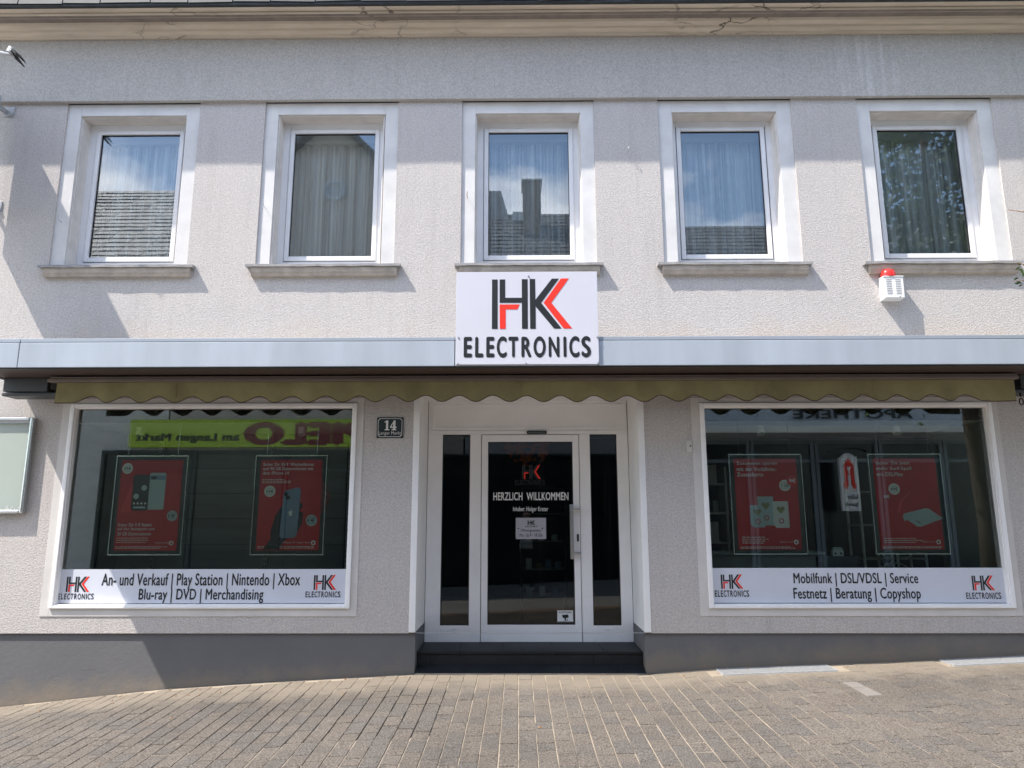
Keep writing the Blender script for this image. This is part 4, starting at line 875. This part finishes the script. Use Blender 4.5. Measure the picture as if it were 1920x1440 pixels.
# door lettering, sheet, stickers
y = DY+.017
t = thing('door_lettering', (.14, y, 1.66), 'white welcome lettering and red monogram on the door glass', 'lettering')
px_text('HERZLICH  WILLKOMMEN', (925, 923), (1066, 938), y, 'decal_white', t, bold=.014); px_text('Inhaber: Holger Kreter', (962, 950), (1028, 961), y, 'decal_white', t, bold=.008)
q0 = at(979, 872, y); q1 = at(1014, 898, y); logo(q0[0], q1[0], q1[1], q0[1], y, t); px_electronics((966, 900), (1022, 909), y-.001, t, bold=.01)
t = thing('opening_hours_sheet', (.137, y, 1.37), 'grey sheet with opening hours taped to the door glass', 'notice')
MB().box(-.033, .307, y-.001, y+.002, 1.37, 1.604).build('sheet', 'sheet_grey', t)
logo(.10, .185, 1.525, 1.575, y-.003, t, red='ink_black'); lettering('ELECTRONICS', .075, .205, 1.50, 1.517, y-.003, 'ink_black', t, bold=.006)
lettering('Öffnungszeiten:', .02, .25, 1.445, 1.485, y-.003, 'ink_black', t, bold=.004); lettering('Mo - Sa 9 - 18 Uhr', .01, .27, 1.395, 1.43, y-.003, 'ink_black', t, bold=.004)
for xx in (-.005, .265): MB().disc(xx, 1.487, .008, y-.003, 10).build('pin', 'ink_black', t)
t = thing('camera_sticker', (.507, y, .48), 'white camera warning sticker at the bottom right of the door glass', 'sticker')
MB().box(.421, .594, y-.001, y+.002, .48, .602).build('sheet', 'decal_white', t); lettering('ACHTUNG', .435, .58, .572, .594, y-.003, 'ink_black', t, bold=.01)
MB().poly([(.47, .555), (.54, .56), (.545, .53), (.515, .52), (.515, .50), (.53, .50), (.53, .515), (.535, .515), (.535, .495), (.50, .495), (.50, .52), (.48, .525)], y-.003).build('camera_pictogram', 'ink_black', t); MB().box(.43, .585, y-.0032, y-.0028, .483, .488).build('rule', 'poster_blue', t)
t = thing('sensor_bar', (.21, DY-.02, 2.548), 'small black sensor bar on the frame above the door', 'sensor'); MB().box(.098, .323, DY-.026, DY-.001, 2.549, 2.584).build('housing', 'black_matt', t, bevel=.004)
b = MB()
for k in range(9): b.box(.115+k*.022, .125+k*.022, DY-.0275, DY-.0262, 2.562, 2.57)
b.build('markings', 'poster_grey', t)

# light well grates
for k, (a, c, d, e) in enumerate(GRATES):
    t = thing('light_well_grate', ((a+c)/2, (d+e)/2, ground((a+c)/2, -.15)), 'galvanised light well grate in the pavement ' + ('below the right shop window' if k == 0 else 'at the right edge'), 'grate', 'light well grates along the wall')
    sl2 = (ground(c, -.15)-ground(a, -.15))/(c-a); gz = lambda x: ground(a, -.15)+sl2*(x-a)+.008
    def gbox(b, xa, xb, ya, yb, z0=-.025, z1=0): b.add([(x, y_, gz(x)+z) for z in (z0, z1) for x, y_ in ((xa, ya), (xb, ya), (xb, yb), (xa, yb))], [(0, 3, 2, 1), (4, 5, 6, 7), (0, 1, 5, 4), (1, 2, 6, 5), (2, 3, 7, 6), (3, 0, 4, 7)])
    fr = MB(); gbox(fr, a, c, d, d+.012); gbox(fr, a, c, e-.012, e); gbox(fr, a, a+.012, d+.012, e-.012); gbox(fr, c-.012, c, d+.012, e-.012); fr.build('frame', 'galvanised', t)
    br = MB(); xx = a+.025
    while xx < c-.02: gbox(br, xx, xx+.004, d+.012, e-.012, -.02, -.002); xx += .017
    yy = d+.04
    while yy < e-.02: gbox(br, a+.012, c-.012, yy, yy+.003, -.02, -.004); yy += .022
    br.build('bars', 'galvanised', t)['kind'] = 'stuff'; sh = MB(); gbox(sh, a+.012, c-.012, d+.012, e-.012, -.05, -.045); sh.build('shaft', 'plinth_paint', t)

# grit and dry leaf bits gathered along the foot of the wall
b = MB()
for k in range(420):
    x = random.uniform(-5.5, 5.5); y = -abs(random.gauss(0, .18))-.012 if k < 330 else random.uniform(-2.6, -.3)
    if DOOR[0] < x < DOOR[1] and random.random() < .5: continue
    s_ = random.uniform(.003, .009) if random.random() < .85 else random.uniform(.01, .018); z = ground(x, y)+.002; a = random.uniform(0, 6.28); h_ = s_*random.uniform(.3, .9)
    p_ = [(x+s_*math.cos(a+q)*random.uniform(.6, 1.2), y+s_*math.sin(a+q)*random.uniform(.6, 1.2)) for q in (0, 1.6, 3.1, 4.7)]
    b.add([(u, w, z) for u, w in p_]+[(x, y, z+h_)], [(0, 1, 4), (1, 2, 4), (2, 3, 4), (3, 0, 4)])
o = b.build('grit', 'twig'); tag(o, 'scattered grit and dry leaf bits on the pavement along the wall', 'grit', kind='stuff')
# ================================================================== the other side of the street (mirrored in the panes)
FY = -10.5
def gz_(x): return .045*x-.05
def house(name, x0, x1, zeave, zridge, depth, label, wallm, roofm, gable=False, windows=(), extra=None):
    t = thing(name, ((x0+x1)/2, FY-depth/2, gz_((x0+x1)/2)), label, 'house', 'houses across the street'); zb = -1.2
    if gable:
        xm = (x0+x1)/2
        b = MB(); pts = [(x1, zb), (x0, zb), (x0, zeave), (xm-.35, zridge-.35), (xm+.35, zridge-.35), (x1, zeave)]; b.poly(pts, FY, -depth); b.build('wall', wallm, t)
        for s, xa in ((-1, x0), (1, x1)):
            r = MB(); ov = .35; k = (zridge-zeave)/((x1-x0)/2)
            r.add([(xm, y_, zridge+dz) for y_ in (FY+ov, FY-depth) for dz in (0, .14)]+[(xa+s*.3, y_, zeave-k*.3+dz) for y_ in (FY+ov, FY-depth) for dz in (0, .14)], [(0, 1, 5, 4), (2, 6, 7, 3), (0, 4, 6, 2), (1, 3, 7, 5), (0, 2, 3, 1), (4, 5, 7, 6)]); r.build('roof_slope', roofm, t)
    else:
        MB().box(x0, x1, FY-depth, FY, zb, zeave).build('wall', wallm, t)
        r = MB().sweep([(FY+.3, zeave-.05), (FY-depth/2, zridge), (FY-depth-.3, zeave-.05)], x0-.02, x1+.02); rf = r.build('roof', roofm, t)
        # courses of slates on the street slope
        cz = MB(); n_ = int((zridge-zeave)/.2)
        for k in range(n_):
            u0 = k/n_; u1 = (k+1)/n_; ya, za = FY+.3-(depth/2+.3)*u0, zeave-.05+(zridge-zeave+.05)*u0; yb_, zb_ = FY+.3-(depth/2+.3)*u1, zeave-.05+(zridge-zeave+.05)*u1
            jit = lambda: random.uniform(-.015, .015)
            m_ = 14; xs_ = np.linspace(x0, x1, m_)
            for q in range(m_-1): cz.add([(xs_[q], ya, za+.045+jit()), (xs_[q+1]-.02, ya, za+.045+jit()), (xs_[q+1]-.02, yb_, zb_+.012), (xs_[q], yb_, zb_+.012)], [(0, 1, 2, 3)])
        o = cz.build('slate_courses', roofm, rf); o['kind'] = 'stuff'
    for (wx, wz, ww, wh) in windows:
        f_ = MB().box(wx-ww/2-.09, wx+ww/2+.09, FY, FY+.05, wz-wh/2-.09, wz+wh/2+.09).build('window', 'house_trim', t, bevel=.01); MB().box(wx-ww/2, wx+ww/2, FY+.051, FY+.056, wz-wh/2, wz+wh/2).build('pane', 'enamel_black', f_)
        MB().box(wx-.03, wx+.03, FY+.057, FY+.075, wz-wh/2, wz+wh/2).build('mullion', 'house_trim', f_)
    return t
gA = house('gabled_house', -8.9, -1.5, 8.9, 12.65, 10, 'steep gabled beige house across the street, mirrored in the second upper window', 'house_beige', 'roof_tile_dark', True, [(-6.9, 6.6, 1.1, 1.6), (-5.1, 6.6, 1.1, 1.6), (-3.3, 6.6, 1.1, 1.6)])
x, z = mirrored(628, 357, FY, .22); t_ = MB()
o = MB(); o.ring(x, z, .20, .34, FY+.03, 28); ring = []
for k in range(28): pass
rg = MB(); rg.tube([(x+.27*math.cos(a), FY+.02, z+.27*math.sin(a)) for a in np.linspace(0, 6.2832, 29)], .07, 8); rg.build('round_window', 'house_trim', gA); MB().tube([(x, FY+.004, z), (x, FY+.012, z)], .2, 24).build('round_pane', 'house_grey', gA)
house('slate_roof_house', -18, -8.95, 8.3, 12.45, 8, 'white house with broad slate roof across the street, mirrored in the leftmost upper window', 'house_white', 'roof_slate', False, [(-11, 6.4, 1.1, 1.6), (-13.5, 6.4, 1.1, 1.6), (-16, 6.4, 1.1, 1.6)])
hE = house('dark_roof_house', -1.45, 2.9, 8.0, 11.32, 7, 'grey house with chimney across the street, mirrored in the middle upper window', 'house_grey', 'roof_tile_dark', False, [(-.4, 6.4, 1.0, 1.5), (1.7, 6.4, 1.0, 1.5)])
xa, za = mirrored(980, 350, -13, .22); xb, zb_ = mirrored(1013, 351, -13, .22)
MB().box(xa, xb, -13.3, -12.5, 9.5, za-.06).build('chimney', 'cornice_dark', hE, bevel=.02); MB().box(xa-.04, xb+.04, -13.35, -12.45, za-.06, za).build('chimney_cap', 'house_grey', hE, bevel=.01)
MB().add([(-1.6, -15, 9), (.2, -13, 9), (-.55, -14, 12.15), (-1.6, -14, 12.15), (-1.6, -13, 9)], [(0, 1, 2, 3), (3, 2, 1, 4)]).build('hipped_dormer', 'roof_slate', hE)
x, z = mirrored(971, 403, -12.6, .22); MB().box(x-.16, x+.16, -12.75, -12.45, z-.25, z+.05).build('roof_light', 'house_trim', hE, bevel=.02)
house('low_ridge_house', 2.95, 12.6, 7.6, 10.87, 7, 'pale blue pharmacy house across the street, mirrored in the right shop window', 'house_blue', 'roof_tile_dark', False, [(4.2, 6.2, 1.1, 1.5), (6.4, 6.2, 1.1, 1.5), (8.6, 6.2, 1.1, 1.5), (10.8, 6.2, 1.1, 1.5)])
house('plain_house', 12.65, 22, 8.0, 11.5, 8, 'white house at the right end of the opposite row', 'house_white', 'roof_slate', False, [(14, 6.2, 1.1, 1.5), (17, 6.2, 1.1, 1.5)])
# shop fronts opposite
def shopfront(x0, x1, z0, z1, n, label, m='house_grey'):
    t = thing('opposite_shopfront', ((x0+x1)/2, FY, z0), label, 'shopfront', 'shopfronts across the street'); w = (x1-x0)/n
    for k in range(n):
        a = x0+k*w; f_ = MB().frame(a, a+w-.02, z0, z1, .09, FY+.002, FY+.12).build('frame', m, t, bevel=.01); MB().box(a+.09, a+w-.11, FY+.04, FY+.05, z0+.09, z1-.55).build('pane', 'enamel_black', f_)
        MB().box(a+.09, a+w-.11, FY+.03, FY+.11, z1-.55, z1-.47).build('transom', m, f_); MB().box(a+.09, a+w-.11, FY+.04, FY+.05, z1-.469, z1-.091).build('fanlight', 'enamel_black', f_)
    return t
shopfront(4.2, 12.2, .1, 3.5, 5, 'grey framed pharmacy windows across the street', 'shop_frame'); shopfront(-10.5, -1.25, -.6, 3.3, 4, 'dark framed arcade windows across the street', 'dark_metal')
shopfront(-1.2, 4.15, -.2, 3.3, 3, 'dark shop windows straight across the street', 'dark_metal')
t = thing('green_fascia_sign', (-7, FY+.1, 3.37), 'lime green fascia sign with maroon letters, mirrored in the left shop window', 'sign')
x0, zt = mirrored(245, 787, FY+.12, .06); x1, zb2 = mirrored(665, 838, FY+.12, .06)
MB().box(x0, x1+1.6, FY+.002, FY+.10, zb2, zt).build('board', 'sign_green', t, bevel=.01)
xa, za = mirrored(458, 791, FY+.12, .06); xb, zb3 = mirrored(690, 835, FY+.12, .06); lettering('PIELO', xa, xb, zb3, za, FY+.105, 'sign_maroon', t, bold=.05, facing=1)
xa, za = mirrored(255, 812, FY+.12, .06); xb, zb3 = mirrored(448, 831, FY+.12, .06); lettering('am Langen Markt', xa, xb, zb3, za, FY+.105, 'ink_black', t, bold=.03, facing=1)
t = thing('pharmacy_lettering', (8, FY+.05, 4.05), 'dark pharmacy fascia letters mirrored at the top of the right shop window', 'lettering')
xa, za = mirrored(1485, 768, FY+.05, .06); xb, zb3 = mirrored(1712, 785, FY+.05, .06); lettering('APOTHEKE', xa, xb, zb3, za, FY+.05, 'ink_black', t, bold=.02, facing=1)
t = thing('pharmacy_sign', (7.9, -9.8, 1.7), 'white pharmacy sign with red gothic letter, mirrored in the right shop window', 'sign')
xa, za = mirrored(1570, 850, -9.8, .06); xb, zb3 = mirrored(1613, 958, -9.8, .06); w = xb-xa; h = za-zb3; yp = -9.76
n = 10; MB().add([(xb, yp-.08, zb3), (xa, yp-.08, zb3)]+[(xa+w*k/n, yp-.08, za-.09*h*(1-math.sin(math.pi*k/n))) for k in range(n+1)]+[(xb, yp, zb3), (xa, yp, zb3)]+[(xa+w*k/n, yp, za-.09*h*(1-math.sin(math.pi*k/n))) for k in range(n+1)], [tuple(range(n+3)), tuple(range(2*n+5, n+2, -1))]+[(i, (i+1) % (n+3), (i+1) % (n+3)+n+3, i+n+3) for i in range(n+3)]).build('panel', 'siren_white', t)
gx = lambda u: xb-u*w
A = [(.12, .42), (.28, .36), (.42, .44), (.42, .62), (.58, .62), (.58, .44), (.74, .36), (.88, .44), (.78, .52), (.78, .78), (.50, .92), (.22, .78), (.22, .5)]
MB().add([(gx(p[0]), yp+.004, zb3+p[1]*h) for p in A], [tuple(range(len(A)))]).build('red_letter', 'ink_red', t)
MB().add([(gx(p[0]), yp+.007, zb3+p[1]*h) for p in ((.36, .76), (.64, .76), (.54, .69), (.54, .64), (.46, .64), (.46, .69))], [(0, 1, 2, 3, 4, 5)]).build('chalice', 'siren_white', t)
lettering('Adler', xa+.3*w, xb-.05*w, zb3+.2*h, zb3+.28*h, yp+.004, 'ink_black', t, facing=1); lettering('Apotheke', xa+.1*w, xb-.1*w, zb3+.06*h, zb3+.15*h, yp+.004, 'ink_black', t, facing=1)
MB().tube([((xa+xb)/2, yp-.04, gz_(8)-.3), ((xa+xb)/2, yp-.04, zb3)], .03, 10).build('post', 'dark_metal', t)
MB().add([((xa+xb)/2+.45*math.cos(q), yp-.1+yy, za+.02+.1*math.sin(q)) for yy in (0, .2) for q in np.linspace(0, math.pi, 9)], [(k, k+1, k+10, k+9) for k in range(8)]).build('hood', 'dark_metal', t)
# fascia canopy of the pharmacy
t = thing('opposite_canopy', (8.2, FY+.4, 3.6), 'pale flat canopy above the pharmacy windows across the street', 'canopy'); MB().box(4.2, 12.2, FY+.002, FY+.8, 3.62, 3.78).build('slab', 'house_white', t, bevel=.02)

# street tree at the right, its twig tips reaching into the picture
tr = thing('street_tree', (7.0, -3.4, ground(7, -3.4)), 'leafy street tree whose twig tips reach in at the right edge', 'tree')
tb = (7.0, -3.4); MB().tube([(7.0, -3.4, .1), (7.02, -3.4, 1.5), (6.95, -3.38, 3.0), (6.9, -3.3, 4.6), (6.85, -3.3, 6.5), (6.8, -3.2, 8.6)], [.17, .13, .12, .10, .07, .02], 12).build('trunk', 'bark', tr, smooth=True)
lim = MB(); tips = []
for k in range(16):
    z = 3.2+k*.33; a = k*2.4; l = random.uniform(1.5, 2.3)*(1-.03*k); p = Vector((6.93, -3.35, z)); d = Vector((math.cos(a), math.sin(a)*.95, .55)); q = [p+d*l*u+Vector((0, 0, -.25*u*u*l)) for u in (0, .35, .7, 1)]
    lim.tube(q, [.05, .035, .02, .006], 6); tips += [(q[j], .55+.25*j) for j in (1, 2, 3)]
lim.build('limb', 'bark', tr, smooth=True)
v = []; f = []
def leaf(c, s, rv_):
    d = Vector(rv_.normal(0, 1, 3)).normalized(); e = d.orthogonal().normalized(); e = (Matrix.Rotation(rv_.uniform(0, 6.28), 3, d) @ e)
    k = len(v); c = Vector(c); v.extend([c-d*s, c+e*s*.42, c+d*s, c-e*s*.42]); f.append((k, k+1, k+2, k+3))
for k in range(9500):
    tip, sp = tips[rng.integers(len(tips))]; c = tip+Vector(rng.normal(0, .42*sp*.7, 3)); leaf(c, rng.uniform(.05, .10), rng)
MB().add(v, f).build('crown', 'leaf_green', tr)
tw = MB(); v = []; f = []
P = [Vector((6.0, -2.4, 4.75)), Vector((5.5, -1.3, 4.72))]
def pt(px_, py_, y): x, z = at(px_, py_, y); return Vector((x, y, z))
tw.tube([P[0], P[1], pt(1922, 398, -.6), pt(1890, 393, -.6)], [.02, .012, .006, .003], 6)
tw.tube([P[0], Vector((5.6, -1.4, 4.35)), pt(1935, 500, -.6), pt(1908, 493, -.6)], [.02, .012, .005, .002], 6); tw.tube([Vector((5.6, -1.4, 4.35)), pt(1938, 525, -.6), pt(1900, 526, -.6)], [.01, .005, .002], 6)
tw.build('twig', 'twig', tr, smooth=True)
def leaf_at(p, d, s):
    d = Vector(d).normalized(); e = d.cross(Vector((.2, 1, .3))).normalized(); k = len(v); v.extend([p, p+d*s*.5+e*s*.18, p+d*s, p+d*s*.5-e*s*.18]); f.append((k, k+1, k+2, k+3))
for (px_, py_, dx, dz, s) in ((1906, 492, 1, -.5, .06), (1908, 495, .8, .2, .05), (1913, 500, -.6, -.4, .06), (1918, 505, -1, -.1, .05), (1914, 503, .3, -1, .07), (1920, 510, -.3, -1, .06), (1900, 525, 1, .4, .05), (1905, 527, 1, -.4, .07), (1913, 531, -1, -.05, .06), (1918, 533, -.8, -.4, .05), (1918, 528, .5, .2, .06), (1902, 522, 1, .1, .05), (1918, 397, 1, .1, .06), (1916, 496, 1, -.1, .06), (1919, 531, 1, -.4, .06)):
    leaf_at(pt(px_, py_, -.6), (dx, .1, dz), s)
MB().add(v, f).build('twig_leaves', 'leaf_green', tr)

# ================================================================== the person taking the picture (mirrored in the door)
def person():
    gx_, gy_ = .17, -7.86; gz0 = ground(gx_, gy_); 
    J = {}; 
    def P_(n, x, y, z, r): J[n] = (Vector((gx_+x, gy_+y, gz0+z)), r)
    P_('pel', 0, 0, .96, (.155, .11)); P_('waist', 0, 0, 1.12, (.135, .10)); P_('chest', 0, .01, 1.32, (.155, .11)); P_('neck0', 0, .0, 1.47, (.07, .065)); P_('neck1', 0, .02, 1.54, (.055, .055))
    P_('head0', 0, .05, 1.60, (.068, .08)); P_('head1', 0, .045, 1.69, (.078, .095)); P_('head2', 0, .03, 1.77, (.06, .075))
    for s, n in ((-1, 'l'), (1, 'r')):
        P_('hip'+n, s*.095, 0, .90, (.095, .095)); P_('knee'+n, s*.11, .03, .50, (.062, .065)); P_('ank'+n, s*.12, -.01, .10, (.042, .048)); P_('toe'+n, s*.14, .14, .045, (.045, .035)); P_('heel'+n, s*.12, -.04, .05, (.04, .04))
        P_('sh'+n, s*.17, 0, 1.42, (.062, .062)); P_('el'+n, s*.24, .14, 1.24, (.042, .042)); P_('wr'+n, s*.10, .27, 1.46, (.028, .028))
    E_ = [('pel', 'waist'), ('waist', 'chest'), ('chest', 'neck0'), ('neck0', 'neck1'), ('neck1', 'head0'), ('head0', 'head1'), ('head1', 'head2')]
    for n in 'lr': E_ += [('pel', 'hip'+n), ('hip'+n, 'knee'+n), ('knee'+n, 'ank'+n), ('ank'+n, 'toe'+n), ('ank'+n, 'heel'+n), ('chest', 'sh'+n), ('sh'+n, 'el'+n), ('el'+n, 'wr'+n)]
    # hands: palm and five fingers closing round the phone
    for s, n in ((-1, 'l'), (1, 'r')):
        w = J['wr'+n][0]; pal = w+Vector((-s*.035, .055, .05)); J['palm'+n] = (pal, (.03, .022)); E_.append(('wr'+n, 'palm'+n))
        for k in range(5):
            if k < 4: b0 = pal+Vector((-s*.002, .02, .03-.021*k)); b1 = b0+Vector((s*.012, .035, .008)); b2 = b1+Vector((-s*.02, .012, .002)); rr = .0085
            else: b0 = pal+Vector((-s*.015, -.005, .02)); b1 = b0+Vector((-s*.02, .0, .03)); b2 = b1+Vector((-s*.012, .015, .02)); rr = .0095
            for q, bq in enumerate((b0, b1, b2)): J['f%s%d%d' % (n, k, q)] = (bq, (rr*(1-.12*q),)*2)
            E_ += [('palm'+n, 'f%s%d0' % (n, k)), ('f%s%d0' % (n, k), 'f%s%d1' % (n, k)), ('f%s%d1' % (n, k), 'f%s%d2' % (n, k))]
    names = list(J); idx = {n: i for i, n in enumerate(names)}
    me = bpy.data.meshes.new('person_body'); me.from_pydata([tuple(J[n][0]) for n in names], [(idx[a], idx[b_]) for a, b_ in E_], []); me.update()
    o = bpy.data.objects.new('person_body', me); COL.objects.link(o); o.modifiers.new('s', 'SKIN'); sub = o.modifiers.new('u', 'SUBSURF'); sub.levels = 2; sub.render_levels = 2
    if not me.skin_vertices: pass
    sv_ = me.skin_vertices[0].data
    for i, n in enumerate(names): sv_[i].radius = J[n][1]; sv_[i].use_root = (n == 'pel')
    bpy.context.view_layer.update(); dg_ = bpy.context.evaluated_depsgraph_get(); nm = bpy.data.meshes.new_from_object(o.evaluated_get(dg_)); bpy.data.objects.remove(o)
    nm.materials.clear()
    for m_ in ('skin', 'shirt_grey', 'trousers_dark', 'shoe_white'): nm.materials.append(MATS[m_])
    el_ = {n: J['el'+n][0] for n in 'lr'}
    for p in nm.polygons:
        c = p.center; hx = c.x-gx_; hy = c.y-gy_; hz = c.z-gz0
        mi = 0
        if hz < .085: mi = 3
        elif hz < .93 and hy < .2: mi = 2
        elif hz < 1.475 and hy < .13 and abs(hx) < .30: mi = 1
        p.material_index = mi; p.use_smooth = True
    t = thing('person', (gx_, gy_, gz0), 'person in grey t-shirt and dark trousers photographing, mirrored in the glass door', 'person')
    nm.update(); place('body', nm, t)
    hv = []; hf = []; nu, nv = 18, 9; hc = Vector((gx_, gy_+.025, gz0+1.725))
    for a in range(nv+1):
        th = math.pi*.5-a/nv*math.pi*.62
        for k in range(nu):
            q = 2*math.pi*k/nu; fr_ = .62 if (math.sin(q) > .3 and th < .45) else 1
            hv.append(hc+Vector((.09*math.cos(th)*math.cos(q), .108*math.cos(th)*math.sin(q)*fr_, .105*math.sin(th)+.005*math.sin(7*q))))
    for a in range(nv):
        for k in range(nu): j = (k+1) % nu; hf.append((a*nu+k, a*nu+j, (a+1)*nu+j, (a+1)*nu+k))
    MB().add(hv, hf).build('hair', 'hair_brown', t, smooth=True)
    h0 = Vector((gx_, gy_+.045, gz0+1.66))
    for s in (-1, 1):
        MB().tube([h0+Vector((s*.03, .083, .025)), h0+Vector((s*.03, .091, .025))], .011, 8).build('eye', 'poster_dark', t)
        MB().tube([h0+Vector((s*.075, -.01, -.01)), h0+Vector((s*.088, -.012, .0)), h0+Vector((s*.085, -.012, .035))], [.012, .014, .01], 8).build('ear', 'skin', t, smooth=True)
    MB().tube([h0+Vector((0, .085, .03)), h0+Vector((0, .112, -.012)), h0+Vector((0, .085, -.022))], [.009, .015, .01], 8).build('nose', 'skin', t, smooth=True)
    MB().tube([h0+Vector((-.026, .078, -.05)), h0+Vector((0, .087, -.052)), h0+Vector((.026, .078, -.05))], .006, 6).build('mouth', 'ink_red', t)
    ph = thing('phone', (.06, -7.53, 1.53), 'phone held up by the person mirrored in the door', 'phone'); MB().box(-.02, .19, -7.545, -7.536, 1.52, 1.615).build('phone_body', 'poster_dark', ph, bevel=.003)
person()
